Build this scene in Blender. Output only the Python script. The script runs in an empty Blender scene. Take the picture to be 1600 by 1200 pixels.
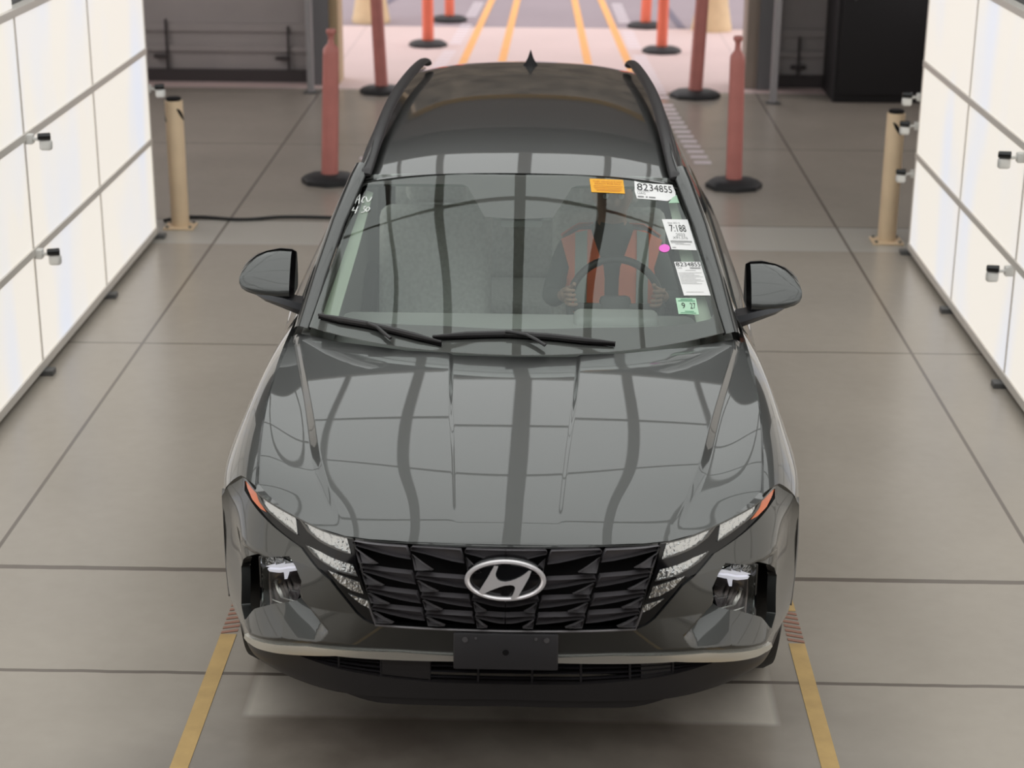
import bpy, bmesh, math, random
import numpy as np
from mathutils import Vector, Matrix
from mathutils.geometry import delaunay_2d_cdt

random.seed(4)
scene = bpy.context.scene
COL = scene.collection

# ---------------------------------------------------------------- camera
F_PX, PITCH, YAW, ROLL = 2783.0, math.radians(19.364), math.radians(1.17), math.radians(0.412)
CAM = np.array([0.116, -5.05, 3.116])
_f = np.array([-math.sin(YAW) * math.cos(PITCH), math.cos(YAW) * math.cos(PITCH), -math.sin(PITCH)])
_r = np.array([math.cos(YAW), math.sin(YAW), 0.0])
_u = np.cross(_r, _f)
RT = math.cos(ROLL) * _r + math.sin(ROLL) * _u
UP = -math.sin(ROLL) * _r + math.cos(ROLL) * _u
FW = _f
cam_data = bpy.data.cameras.new('camera')
cam = bpy.data.objects.new('camera', cam_data)
COL.objects.link(cam)
cam.matrix_world = Matrix(((RT[0], UP[0], -FW[0], CAM[0]), (RT[1], UP[1], -FW[1], CAM[1]),
                           (RT[2], UP[2], -FW[2], CAM[2]), (0, 0, 0, 1)))
cam_data.sensor_width = 36.0
cam_data.lens = F_PX / 1600.0 * 36.0
cam_data.clip_start = 0.05
cam_data.clip_end = 200
cam_data.dof.use_dof = True
cam_data.dof.focus_distance = 6.3
cam_data.dof.aperture_fstop = 2.8
scene.camera = cam

# ---------------------------------------------------------------- world, exposure
world = bpy.data.worlds.new('world')
scene.world = world
world.use_nodes = True
bg = world.node_tree.nodes['Background']
bg.inputs['Color'].default_value = (1.0, 0.965, 0.97, 1)
bg.inputs['Strength'].default_value = 1.75
scene.view_settings.view_transform = 'Standard'
scene.view_settings.look = 'None'
scene.view_settings.exposure = 0.0
scene.view_settings.gamma = 1.0
scene.view_settings.use_curve_mapping = False

PANEL_LIGHT = 0.77      # radiance of the diffuser panels in the side walls
CEIL_LIGHT = 1.55       # radiance of the diffuser panels overhead


def proj(P):
    d = np.asarray(P, float) - CAM
    D = d @ FW
    return np.stack([800 + F_PX * (d @ RT) / D, 600 - F_PX * (d @ UP) / D], -1)


def ray(u, v):
    return FW + RT * (u - 800) / F_PX + UP * (600 - v) / F_PX


def at_z(u, v, z=0.0):
    d = ray(u, v)
    return CAM + d * (z - CAM[2]) / d[2]


def at_y(u, v, y):
    d = ray(u, v)
    return CAM + d * (y - CAM[1]) / d[1]


# ---------------------------------------------------------------- materials
MATS = {}


def mat(name, color=(0.5, 0.5, 0.5), rough=0.5, metal=0.0, emit=None, estr=0.0, coat=0.0, coat_ior=1.5,
        coat_rough=0.02, ior=1.5, noise=0.0, nscale=8.0, bump=0.0, bscale=40.0, spec=0.5):
    if name in MATS:
        return MATS[name]
    m = bpy.data.materials.new(name)
    m.use_nodes = True
    nt = m.node_tree
    b = nt.nodes['Principled BSDF']
    b.inputs['Base Color'].default_value = (*color, 1)
    b.inputs['Roughness'].default_value = rough
    b.inputs['Metallic'].default_value = metal
    b.inputs['IOR'].default_value = ior
    b.inputs['Specular IOR Level'].default_value = spec
    b.inputs['Coat Weight'].default_value = coat
    b.inputs['Coat IOR'].default_value = coat_ior
    b.inputs['Coat Roughness'].default_value = coat_rough
    if emit:
        b.inputs['Emission Color'].default_value = (*emit, 1)
        b.inputs['Emission Strength'].default_value = estr
    if noise > 0 or bump > 0:
        tc = nt.nodes.new('ShaderNodeTexCoord')
        n = nt.nodes.new('ShaderNodeTexNoise')
        n.inputs['Scale'].default_value = nscale
        n.inputs['Detail'].default_value = 6
        nt.links.new(tc.outputs['Object'], n.inputs['Vector'])
        if noise > 0:
            r = nt.nodes.new('ShaderNodeValToRGB')
            r.color_ramp.elements[0].position = 0.3
            r.color_ramp.elements[1].position = 0.7
            r.color_ramp.elements[0].color = (*[c * (1 - noise) for c in color], 1)
            r.color_ramp.elements[1].color = (*[min(1, c * (1 + noise)) for c in color], 1)
            nt.links.new(n.outputs['Fac'], r.inputs['Fac'])
            nt.links.new(r.outputs['Color'], b.inputs['Base Color'])
        if bump > 0:
            n2 = nt.nodes.new('ShaderNodeTexNoise')
            n2.inputs['Scale'].default_value = bscale
            nt.links.new(tc.outputs['Object'], n2.inputs['Vector'])
            bp = nt.nodes.new('ShaderNodeBump')
            bp.inputs['Strength'].default_value = bump
            bp.inputs['Distance'].default_value = 0.01
            nt.links.new(n2.outputs['Fac'], bp.inputs['Height'])
            nt.links.new(bp.outputs['Normal'], b.inputs['Normal'])
    MATS[name] = m
    return m


def glass_mat(name, tint, ior=1.5, rough=0.0):
    m = bpy.data.materials.new(name)
    m.use_nodes = True
    nt = m.node_tree
    nt.nodes.clear()
    o = nt.nodes.new('ShaderNodeOutputMaterial')
    mx = nt.nodes.new('ShaderNodeMixShader')
    t = nt.nodes.new('ShaderNodeBsdfTransparent')
    g = nt.nodes.new('ShaderNodeBsdfGlossy')
    f = nt.nodes.new('ShaderNodeFresnel')
    t.inputs['Color'].default_value = (*tint, 1)
    g.inputs['Roughness'].default_value = rough
    g.inputs['Color'].default_value = (0.95, 1.0, 0.98, 1)
    f.inputs['IOR'].default_value = ior
    nt.links.new(f.outputs[0], mx.inputs[0])
    nt.links.new(t.outputs[0], mx.inputs[1])
    nt.links.new(g.outputs[0], mx.inputs[2])
    nt.links.new(mx.outputs[0], o.inputs['Surface'])
    MATS[name] = m
    return m


paint = mat('dark grey metallic car paint', (0.090, 0.092, 0.090), 0.38, 0.9, coat=1.0, coat_ior=1.5, coat_rough=0.01, spec=0.3)
gloss_black = mat('gloss black plastic', (0.006, 0.006, 0.007), 0.12, spec=0.5)
black_chrome = mat('dark chrome plastic', (0.10, 0.095, 0.105), 0.2, 0.85)
satin_black = mat('satin black plastic', (0.026, 0.0235, 0.025), 0.42)
matte_black = mat('matte black plastic', (0.008, 0.007, 0.008), 0.7, spec=0.2)
rubber = mat('black rubber', (0.015, 0.015, 0.016), 0.65, bump=0.2)
chrome = mat('chrome', (0.75, 0.74, 0.73), 0.12, 1.0)
silver = mat('satin silver trim', (0.80, 0.79, 0.74), 0.33, 0.9)
frit = mat('black glass border', (0.20, 0.185, 0.188), 0.5, spec=0.2)
windglass = glass_mat('green tinted windshield glass', (0.93, 0.98, 0.94), 1.72)
sideglass = mat('dark privacy glass', (0.006, 0.008, 0.008), 0.03, coat=0.5, coat_ior=1.6)
doorglass = glass_mat('tinted door glass', (0.92, 0.96, 0.93), 1.5)
lens = glass_mat('clear lamp lens', (0.93, 0.95, 0.97), 1.4)
reflector = mat('lamp reflector', (0.68, 0.68, 0.68), 0.22, 1.0, bump=0.6, bscale=120)
drl_mat = mat('silvered lamp insert', (0.62, 0.63, 0.63), 0.18, 0.9, bump=0.5, bscale=80)
amber = mat('amber reflector', (0.85, 0.20, 0.07), 0.25, coat=0.6)
lamp_lit = mat('lit lamp element', (0.9, 0.9, 0.95), 0.3, emit=(0.95, 0.93, 1.0), estr=0.45)
interior_black = mat('grey cabin plastic', (0.42, 0.43, 0.42), 0.7)
seat_fab = mat('grey seat cloth', (0.55, 0.56, 0.55), 0.8, noise=0.1, nscale=60)
headliner = mat('light grey cabin lining', (0.42, 0.47, 0.42), 0.9)
alloy = mat('silver alloy', (0.45, 0.45, 0.46), 0.3, 0.9)


# ---------------------------------------------------------------- object helpers
def link(name, me, m, parent=None, label=None):
    o = bpy.data.objects.new(name, me)
    COL.objects.link(o)
    if m is not None:
        for mm in (m if isinstance(m, (list, tuple)) else [m]):
            me.materials.append(mm)
    if parent is not None:
        o.parent = parent
    if label:
        o['label'] = label
    return o


def thing(name, label, cat, loc=(0, 0, 0), group=None):
    o = bpy.data.objects.new(name, None)
    COL.objects.link(o)
    o.empty_display_size = 0.1
    o.location = loc
    o['label'] = label
    o['category'] = cat
    if group:
        o['group'] = group
    return o


def tag(o, label, cat, group=None, kind=None):
    if label:
        o['label'] = label
    if cat:
        o['category'] = cat
    if group:
        o['group'] = group
    if kind:
        o['kind'] = kind
    return o


class MB:
    """collects simple solids in one mesh"""

    def __init__(s):
        s.bm = bmesh.new()

    def box(s, c, size, rot=None, bev=0.0, seg=2):
        r = bmesh.ops.create_cube(s.bm, size=1.0)
        vs = r['verts']
        bmesh.ops.scale(s.bm, vec=size, verts=vs)
        if bev > 0:
            es = list({e for v in vs for e in v.link_edges})
            rb = bmesh.ops.bevel(s.bm, geom=es, offset=bev, segments=seg, affect='EDGES', profile=0.5)
            vs = list({v for f in rb['faces'] for v in f.verts} | {v for v in vs if v.is_valid})
        if rot is not None:
            bmesh.ops.rotate(s.bm, cent=(0, 0, 0), matrix=rot, verts=vs)
        bmesh.ops.translate(s.bm, vec=c, verts=vs)
        return s

    def bx(s, x0, x1, y0, y1, z0, z1, bev=0.0):
        return s.box(((x0 + x1) / 2, (y0 + y1) / 2, (z0 + z1) / 2), (abs(x1 - x0), abs(y1 - y0), abs(z1 - z0)), None, bev)

    def lathe(s, prof, c=(0, 0, 0), n=32, axis='Z', rot=None, rx=1.0, ry=1.0, caps=True):
        rings = []
        for r, h in prof:
            ring = []
            for k in range(n):
                a = 2 * math.pi * k / n
                p = Vector((r * rx * math.cos(a), r * ry * math.sin(a), h))
                if axis == 'X':
                    p = Vector((p.z, p.x, p.y))
                elif axis == 'Y':
                    p = Vector((p.x, p.z, p.y))
                if rot is not None:
                    p = rot @ p
                ring.append(s.bm.verts.new(p + Vector(c)))
            rings.append(ring)
        for a, b in zip(rings, rings[1:]):
            for k in range(n):
                s.bm.faces.new((a[k], a[(k + 1) % n], b[(k + 1) % n], b[k]))
        for ring, rev in ((rings[0], True), (rings[-1], False)) if caps else ():
            try:
                s.bm.faces.new(ring[::-1] if rev else ring)
            except ValueError:
                pass
        return s

    def tube(s, pts, r, n=10, caps=True):
        pts = [Vector(p) for p in pts]
        rs = r if isinstance(r, list) else [r] * len(pts)
        rings = []
        up = Vector((0, 0, 1))
        for i, p in enumerate(pts):
            t = (pts[min(i + 1, len(pts) - 1)] - pts[max(i - 1, 0)]).normalized()
            a = t.cross(up)
            if a.length < 1e-3:
                a = t.cross(Vector((1, 0, 0)))
            a.normalize()
            b = a.cross(t).normalized()
            rr = rs[i]
            ra, rb = rr if isinstance(rr, tuple) else (rr, rr)
            rings.append([s.bm.verts.new(p + a * ra * math.cos(2 * math.pi * k / n) + b * rb * math.sin(2 * math.pi * k / n)) for k in range(n)])
        for A, B in zip(rings, rings[1:]):
            for k in range(n):
                s.bm.faces.new((A[k], A[(k + 1) % n], B[(k + 1) % n], B[k]))
        if caps:
            s.bm.faces.new(rings[0][::-1])
            s.bm.faces.new(rings[-1])
        return s

    def prism(s, poly, d):
        """3-D polygon extruded by vector d"""
        a = [s.bm.verts.new(Vector(p)) for p in poly]
        b = [s.bm.verts.new(Vector(p) + Vector(d)) for p in poly]
        n = len(a)
        s.bm.faces.new(a)
        s.bm.faces.new(b[::-1])
        for k in range(n):
            s.bm.faces.new((a[k], b[k], b[(k + 1) % n], a[(k + 1) % n]))
        return s

    def quad(s, *ps):
        s.bm.faces.new([s.bm.verts.new(Vector(p)) for p in ps])
        return s

    def grid(s, G, close=False):
        V = [[s.bm.verts.new(Vector(p)) for p in row] for row in G]
        for i in range(len(V) - 1):
            for j in range(len(V[0]) - 1 + (1 if close else 0)):
                k = (j + 1) % len(V[0])
                s.bm.faces.new((V[i][j], V[i][k], V[i + 1][k], V[i + 1][j]))
        return V

    def mirror_x(s):
        g = bmesh.ops.duplicate(s.bm, geom=s.bm.verts[:] + s.bm.edges[:] + s.bm.faces[:])
        vs = [e for e in g['geom'] if isinstance(e, bmesh.types.BMVert)]
        for v in vs:
            v.co.x = -v.co.x
        fs = [e for e in g['geom'] if isinstance(e, bmesh.types.BMFace)]
        bmesh.ops.reverse_faces(s.bm, faces=fs)
        return s

    def build(s, name, m, parent=None, label=None, smooth=True, angle=40, recalc=True):
        if recalc:
            bmesh.ops.recalc_face_normals(s.bm, faces=s.bm.faces[:])
        me = bpy.data.meshes.new(name)
        s.bm.to_mesh(me)
        s.bm.free()
        if smooth:
            me.polygons.foreach_set('use_smooth', [True] * len(me.polygons))
            me.set_sharp_from_angle(angle=math.radians(angle))
        return link(name, me, m, parent, label)


def RX(a): return Matrix.Rotation(a, 3, 'X')
def RY(a): return Matrix.Rotation(a, 3, 'Y')
def RZ(a): return Matrix.Rotation(a, 3, 'Z')


# ---------------------------------------------------------------- splines and parametric surfaces
def nspline(x, y):
    """natural cubic spline through x -> y (y may be an array of values); linear beyond the ends"""
    x = np.asarray(x, float)
    y = np.asarray(y, float)
    n = len(x)
    h = np.diff(x)
    A = np.zeros((n, n))
    B = np.zeros((n,) + y.shape[1:])
    A[0, 0] = A[-1, -1] = 1
    for i in range(1, n - 1):
        A[i, i - 1], A[i, i], A[i, i + 1] = h[i - 1], 2 * (h[i - 1] + h[i]), h[i]
        B[i] = 6 * ((y[i + 1] - y[i]) / h[i] - (y[i] - y[i - 1]) / h[i - 1])
    M = np.linalg.solve(A, B)

    def f(t):
        t = np.asarray(t, float)
        i = np.clip(np.searchsorted(x, t) - 1, 0, n - 2)
        tt = np.clip(t, x[0], x[-1])
        hh = h[i]
        a = (x[i + 1] - tt) / hh
        b = (tt - x[i]) / hh
        if y.ndim > 1:
            a, b, hh = a[..., None], b[..., None], hh[..., None]
        r = a * y[i] + b * y[i + 1] + ((a ** 3 - a) * M[i] + (b ** 3 - b) * M[i + 1]) * hh ** 2 / 6
        ex = t - tt
        sl = (y[i + 1] - y[i]) / (h[i][..., None] if y.ndim > 1 else h[i])
        return r + (ex[..., None] if y.ndim > 1 else ex) * sl
    return f


def sstep(a, b, x):
    t = np.clip((np.asarray(x, float) - a) / (b - a), 0, 1)
    return t * t * (3 - 2 * t)


class Surf:
    """P(a, b) -> 3-D for arrays of a and b"""

    def __init__(s, fn):
        s.fn = fn

    def P(s, a, b):
        return s.fn(np.asarray(a, float), np.asarray(b, float))

    def N(s, a, b, e=1e-3, flip=1):
        a = np.asarray(a, float)
        b = np.asarray(b, float)
        da = s.P(a + e, b) - s.P(a - e, b)
        db = s.P(a, b + e) - s.P(a, b - e)
        n = np.cross(da, db)
        return flip * n / np.maximum(np.linalg.norm(n, axis=-1, keepdims=True), 1e-12)

    def pre(s, dom, n=90):
        """dom = a0, a1, b0, b1: the half of the surface with x > 0"""
        A, B = np.meshgrid(np.linspace(dom[0], dom[1], n), np.linspace(dom[2], dom[3], n))
        s.A, s.B = A.ravel(), B.ravel()
        P = s.P(s.A, s.B)
        s.pix = {1: proj(P), -1: proj(P * [-1, 1, 1])}
        return s

    def inv(s, u, v, side=None):
        """parameters of the point seen at photo pixel (u, v); a left-hand pixel is read on the mirrored half"""
        sd = side or (-1 if u < 797 else 1)
        sg = np.array([sd, 1.0, 1.0])
        k = ((s.pix[sd] - [u, v]) ** 2).sum(-1).argmin()
        p = np.array([s.A[k], s.B[k]])
        best, bp = 1e9, p
        for _ in range(25):
            r = proj(s.P(p[0], p[1]) * sg) - [u, v]
            n = (r ** 2).sum()
            if n < best:
                best, bp = n, p
            e = 1e-4
            J = np.stack([(proj(s.P(p[0] + e, p[1]) * sg) - [u, v] - r) / e, (proj(s.P(p[0], p[1] + e) * sg) - [u, v] - r) / e], -1)
            try:
                d = np.linalg.solve(J, -r)
            except np.linalg.LinAlgError:
                break
            m = np.abs(d).max()
            if m > 0.1:
                d *= 0.1 / m
            p = p + d
            if m < 1e-7:
                break
        return bp

    def poly(s, pts, side=None):
        return [tuple(s.inv(u, v, side)) for u, v in pts]


def table(rows, cols, T):
    """surface through a table of points T[row][col]"""
    T = np.asarray(T, float)
    rows = np.asarray(rows, float)
    cols = np.asarray(cols, float)
    n = 160
    cc = np.linspace(cols[0], cols[-1], n)
    rr = np.linspace(rows[0], rows[-1], n)
    A = np.stack([nspline(cols, T[i])(cc) for i in range(len(rows))])     # rows x n x 3
    G = nspline(rows, A.reshape(len(rows), -1))(rr).reshape(n, n, 3)

    def fn(a, b):      # a along the columns, b along the rows
        a, b = np.broadcast_arrays(a, b)
        x = np.clip((a - cols[0]) / (cols[-1] - cols[0]), -0.01, 1.01) * (n - 1)
        y = np.clip((b - rows[0]) / (rows[-1] - rows[0]), -0.01, 1.01) * (n - 1)
        # Catmull-Rom on the dense grid keeps the tangent planes even
        i = np.clip(np.floor(x).astype(int), 1, n - 3)
        j = np.clip(np.floor(y).astype(int), 1, n - 3)
        fx, fy = x - i, y - j

        def w(t):
            return [(-t + 2 * t * t - t ** 3) / 2, (2 - 5 * t * t + 3 * t ** 3) / 2, (t + 4 * t * t - 3 * t ** 3) / 2, (-t * t + t ** 3) / 2]
        wx, wy = w(fx), w(fy)
        r = 0
        for p in range(4):
            for q in range(4):
                r = r + (wx[p] * wy[q])[..., None] * G[j + q - 1, i + p - 1]
        return r
    return fn


def dens(poly, step, closed=True):
    out = []
    n = len(poly)
    for i in range(n if closed else n - 1):
        a = np.array(poly[i], float)
        b = np.array(poly[(i + 1) % n], float)
        k = max(1, int(math.ceil(np.abs(b - a).max() / step)))
        for q in range(k):
            out.append(a + (b - a) * q / k)
    if not closed:
        out.append(np.array(poly[-1], float))
    return out


def inside(pts, poly):
    pts = np.asarray(pts)
    x, y = pts[:, 0], pts[:, 1]
    c = np.zeros(len(pts), bool)
    n = len(poly)
    for i in range(n):
        x1, y1 = poly[i]
        x2, y2 = poly[(i + 1) % n]
        if y1 == y2:
            continue
        m = (y1 > y) != (y2 > y)
        c ^= m & (x < (x2 - x1) * (y - y1) / (y2 - y1) + x1)
    return c


def cut_mesh(outline, holes, lines, step, sy=None):
    """triangulated flat domain: grid points inside the outline, cut along outline, holes and lines"""
    sy = sy or step
    V, E = [], []

    def add(pl, closed):
        s0 = len(V)
        V.extend(pl)
        for i in range(len(pl) - 1):
            E.append((s0 + i, s0 + i + 1))
        if closed:
            E.append((s0 + len(pl) - 1, s0))
    O = dens(outline, step)
    add(O, True)
    Hs = [dens(h, step) for h in holes]
    for h in Hs:
        add(h, True)
    for l in lines:
        add(dens(l, step, False), False)
    B = np.array(V)
    mn, mx = np.array(O).min(0), np.array(O).max(0)
    gx, gy = np.meshgrid(np.arange(mn[0], mx[0], step), np.arange(mn[1], mx[1], sy))
    g = np.stack([gx.ravel(), gy.ravel()], -1)
    g = g[inside(g, O)]
    for h in Hs:
        g = g[~inside(g, h)]
    keep = []
    for k in range(0, len(g), 2000):
        d = np.abs(g[k:k + 2000, None] - B[None]) / np.array([step, sy])
        keep.append((d.max(-1).min(1) > 0.45))
    if len(g):
        g = g[np.concatenate(keep)]
    V = [Vector((float(p[0]), float(p[1]))) for p in list(B) + list(g)]
    vs, es, fs, *_ = delaunay_2d_cdt(V, E, [], 0, 1e-7)
    vs = np.array([(v.x, v.y) for v in vs])
    fs = np.array([f for f in fs])
    c = vs[fs].mean(1)
    k = inside(c, O)
    for h in Hs:
        k &= ~inside(c, h)
    fs = fs[k]
    used = np.unique(fs)
    remap = -np.ones(len(vs), int)
    remap[used] = np.arange(len(used))
    return vs[used], remap[fs]


def skin(name, surf, outline, m, parent=None, holes=(), lines=(), step=0.02, sy=None, rim=0.012, off=0.0, flip=1,
         mirror=False, label=None, e=1e-3, sym=False):
    """a panel cut from a surface, with a turned-in edge; flip picks the outer side.
    mirror: reflect in x (the other side of the car); sym: outline already spans both sides"""
    uv, tri = cut_mesh(outline, holes, lines, step, sy)
    P = surf.P(uv[:, 0], uv[:, 1])
    N = surf.N(uv[:, 0], uv[:, 1], e, flip)
    P = P + N * off
    nrm = np.cross(P[tri[:, 1]] - P[tri[:, 0]], P[tri[:, 2]] - P[tri[:, 0]])
    A2 = uv[tri]
    ar = np.cross(A2[:, 1] - A2[:, 0], A2[:, 2] - A2[:, 0])
    tri[ar < 0] = tri[ar < 0][:, ::-1]
    nrm[ar < 0] *= -1
    if (nrm * N[tri[:, 0]]).sum() < 0:
        tri = tri[:, ::-1].copy()
    faces = [tuple(t) for t in tri]
    verts = [P]
    cn = [N]
    nv = len(P)
    if rim > 0:
        cnt = {}
        for t in tri:
            for i in range(3):
                a, b = int(t[i]), int(t[(i + 1) % 3])
                cnt[(a, b)] = cnt.get((a, b), 0) + 1
        be = [(a, b) for (a, b) in cnt if (b, a) not in cnt]
        ids = sorted({a for ed in be for a in ed})
        mp = {a: i for i, a in enumerate(ids)}
        top = P[ids]
        bot = P[ids] - N[ids] * rim
        verts += [top, bot]
        out = np.zeros((len(ids), 3))
        for a, b in be:
            d = np.cross(P[b] - P[a], N[a])
            out[mp[a]] += d
            out[mp[b]] += d
        out /= np.maximum(np.linalg.norm(out, axis=1, keepdims=True), 1e-9)
        cn += [out, out]
        k = len(ids)
        for a, b in be:
            faces.append((nv + mp[b], nv + mp[a], nv + k + mp[a], nv + k + mp[b]))
    V = np.concatenate(verts)
    NN = np.concatenate(cn)
    if mirror:
        V = V * [-1, 1, 1]
        NN = NN * [-1, 1, 1]
        faces = [f[::-1] for f in faces]
    me = bpy.data.meshes.new(name)
    me.from_pydata([tuple(map(float, v)) for v in V], [], [tuple(int(i) for i in f) for f in faces])
    me.polygons.foreach_set('use_smooth', [True] * len(me.polygons))
    me.normals_split_custom_set_from_vertices([tuple(map(float, v)) for v in NN])
    me.update()
    return link(name, me, m, parent, label)
# ================================================================ the car's outer surfaces (x across, y back from the nose, z up)
# ---- hood, a height over (x, y)
_hc = nspline([-0.14, -0.08, 0.0, 0.10, 0.25, 0.5, 0.85, 1.17, 1.5], [0.818, 0.850, 0.879, 0.906, 0.938, 0.980, 1.026, 1.057, 1.085])
_hd = nspline([-0.14, 0.0, 0.12, 0.25, 0.45, 0.85, 1.4], [0.125, 0.108, 0.088, 0.058, 0.036, 0.030, 0.028])
_xc = nspline([0.05, 0.27, 0.60, 1.0, 1.40], [0.517, 0.592, 0.668, 0.752, 0.834])       # hood strake
_xk = nspline([0.05, 0.42, 0.69, 1.15], [0.165, 0.190, 0.210, 0.234])                     # crease beside the raised middle


def hood_w(y):
    return 0.020 + 0.012 * (1 - sstep(0.2, 0.9, y))


def hood_z(X, y):
    X, y = np.broadcast_arrays(np.asarray(X, float), np.asarray(y, float))
    ax = np.sqrt(X ** 2 + 1e-8)
    z = _hc(y) - _hd(y) * (ax / 0.85) ** 2.3
    s = ax - _xc(y)
    w = hood_w(y)
    fade = sstep(0.12, 0.75, y)
    z = z - 0.019 * fade * np.clip(s / w, 0, 1) + 0.018 * fade * sstep(0, 0.16, s - w)
    z = z - 0.003 * sstep(-0.02, 0.2, y) * (1 - fade) * sstep(0.0, 0.02, s)
    k = ax - _xk(y)
    z = z - (0.0015 + 0.006 * sstep(0.35, 1.1, y)) * (1 - sstep(-0.010, 0.010, k)) * sstep(0.0, 0.10, y)
    return z


HOOD = Surf(lambda a, b: np.stack(np.broadcast_arrays(a, b, hood_z(a, b)), -1)).pre((0.0, 0.95, -0.12, 1.5))

# ---- front end: rows from the hood edge down, columns from the middle round to the wheel arch
_B = [  # rows of (x, y, z)
    [(0, -.085, .850), (.25, -.073, .849), (.485, -.03, .845), (.66, .09, .857), (.80, .20, .888), (.868, .31, .90), (.925, .345, .852), (.955, .375, .80)],
    [(0, -.110, .790), (.25, -.099, .788), (.485, -.05, .780), (.655, .052, .782), (.78, .150, .80), (.858, .245, .80), (.906, .325, .780), (.964, .415, .745)],
    [(0, -.128, .690), (.25, -.118, .688), (.482, -.075, .680), (.645, .00, .680), (.762, .083, .69), (.842, .175, .70), (.886, .285, .69), (.970, .445, .67)],
    [(0, -.136, .580), (.25, -.128, .578), (.48, -.092, .572), (.635, -.035, .570), (.752, .030, .575), (.833, .110, .58), (.872, .225, .58), (.968, .440, .57)],
    [(0, -.132, .470), (.25, -.126, .470), (.48, -.097, .468), (.63, -.048, .467), (.742, .010, .468), (.825, .085, .47), (.872, .195, .47), (.960, .425, .47)],
    [(0, -.120, .400), (.25, -.114, .400), (.48, -.085, .400), (.62, -.040, .400), (.733, .016, .400), (.818, .090, .40), (.868, .195, .40), (.950, .415, .40)],
    [(0, -.105, .330), (.25, -.099, .330), (.48, -.072, .330), (.61, -.028, .335), (.725, .030, .342), (.812, .102, .35), (.866, .205, .35), (.930, .415, .35)],
    [(0, -.085, .262), (.25, -.078, .262), (.47, -.050, .268), (.60, -.005, .278), (.710, .055, .295), (.802, .130, .31), (.860, .225, .31), (.920, .415, .31)],
]
_Bm = [[(-x, y, z) for x, y, z in r[:0:-1]] + list(r) for r in _B]
_Bf = table(range(8), range(-7, 8), _Bm)


def bumper_p(a, b):
    P = _Bf(a, b)
    ax = np.abs(P[..., 0])
    z = P[..., 2]
    # lamp pocket: the skin steps back to a shelf under the lamp that climbs out again to a sharp edge
    zb = np.interp(ax, [0.457, 0.58, 0.71, 0.83], [0.508, 0.500, 0.482, 0.440])
    xi = np.interp(z, [0.50, 0.542, 0.629, 0.70], [0.580, 0.556, 0.642, 0.66])
    m = np.clip((ax - xi) / 0.022, 0, 1) * (1 - np.clip((ax - 0.842) / 0.03, 0, 1))
    d = np.interp(z - zb, [0, 0.108, 0.235, 0.30], [0, 0.122, 0.050, 0.050]) * np.interp(ax, [0.57, 0.85], [1.36, 0.60]) * (1 - sstep(0.70, 0.725, z)) * m
    # brow above the lamps
    br = sstep(0.40, 0.58, ax) * (1 - sstep(0.86, 0.93, ax))
    d = d - 0.030 * np.clip(1 - np.abs(z - 0.738) / 0.13, 0, 1) * br
    # the edge under the grille
    d = d + 0.012 * np.clip((zb - z) / 0.05, 0, 1) * (1 - sstep(0.84, 0.90, ax)) * (z > 0.3)
    P = P.copy()
    P[..., 1] += d
    return P


BASE = Surf(_Bf).pre((0.0, 7.0, 0.0, 7.0), 140)
FRONT = Surf(bumper_p).pre((0.0, 7.0, 0.0, 7.0), 140)

# ---- front fender: columns along y, rows from the hood gap down the side
_FY = [0.20, 0.42, 0.84, 1.29, 1.60]
_F = [
    [(.812, .897), (.833, .950), (.860, 1.000), (.868, 1.035), (.864, 1.045)],
    [(.858, .880), (.890, .925), (.918, .968), (.915, .990), (.905, .995)],
    [(.890, .845), (.938, .868), (.960, .895), (.948, .920), (.938, .925)],
    [(.905, .780), (.958, .790), (.982, .800), (.968, .800), (.956, .810)],
    [(.900, .600), (.962, .600), (.984, .600), (.966, .600), (.950, .600)],
    [(.890, .340), (.950, .340), (.968, .340), (.950, .340), (.930, .330)],
]
FENDER = Surf(table(range(6), _FY, [[(x, y, z) for (x, z), y in zip(r, _FY)] for r in _F])).pre((0.2, 1.6, 0.0, 5.0))

# ---- windshield
_W = [
    [(0, 1.150, 1.050), (.40, 1.204, 1.055), (.65, 1.296, 1.068), (.785, 1.366, 1.080)],
    [(0, 1.395, 1.238), (.37, 1.437, 1.236), (.60, 1.504, 1.232), (.735, 1.558, 1.229)],
    [(0, 1.635, 1.405), (.34, 1.666, 1.401), (.55, 1.715, 1.394), (.682, 1.760, 1.386)],
    [(0, 1.880, 1.560), (.32, 1.906, 1.554), (.51, 1.944, 1.542), (.628, 1.972, 1.532)],
]
_Wm = [[(-x, y, z) for x, y, z in r[:0:-1]] + list(r) for r in _W]
WIND = Surf(table([0, 1, 2, 3], range(-3, 4), _Wm)).pre((0, 3.2, 0, 3))

# ---- roof
_RY = [1.88, 2.2, 2.7, 3.3, 3.8, 4.15, 4.35]
_RZ = [1.562, 1.617, 1.655, 1.672, 1.664, 1.640, 1.612]
_RW = [.66, .655, .645, .63, .61, .59, .58]
_Rt = []
for _s, _d in ((-1, 0), (-.75, 0), (-.45, 0), (0, 0), (.45, 0), (.75, 0), (1, 0)):
    _Rt.append([(w * _s, y + 0.05 * abs(_s) ** 2 * (1 if y < 2 else 0), z - 0.052 * abs(_s) ** 2.6 - (0.008 * _s * _s)) for y, z, w in zip(_RY, _RZ, _RW)])
ROOF = Surf(table([-3, -2, -1, 0, 1, 2, 3], _RY, _Rt)).pre((1.88, 4.35, 0, 3))      # a = y, b across

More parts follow.
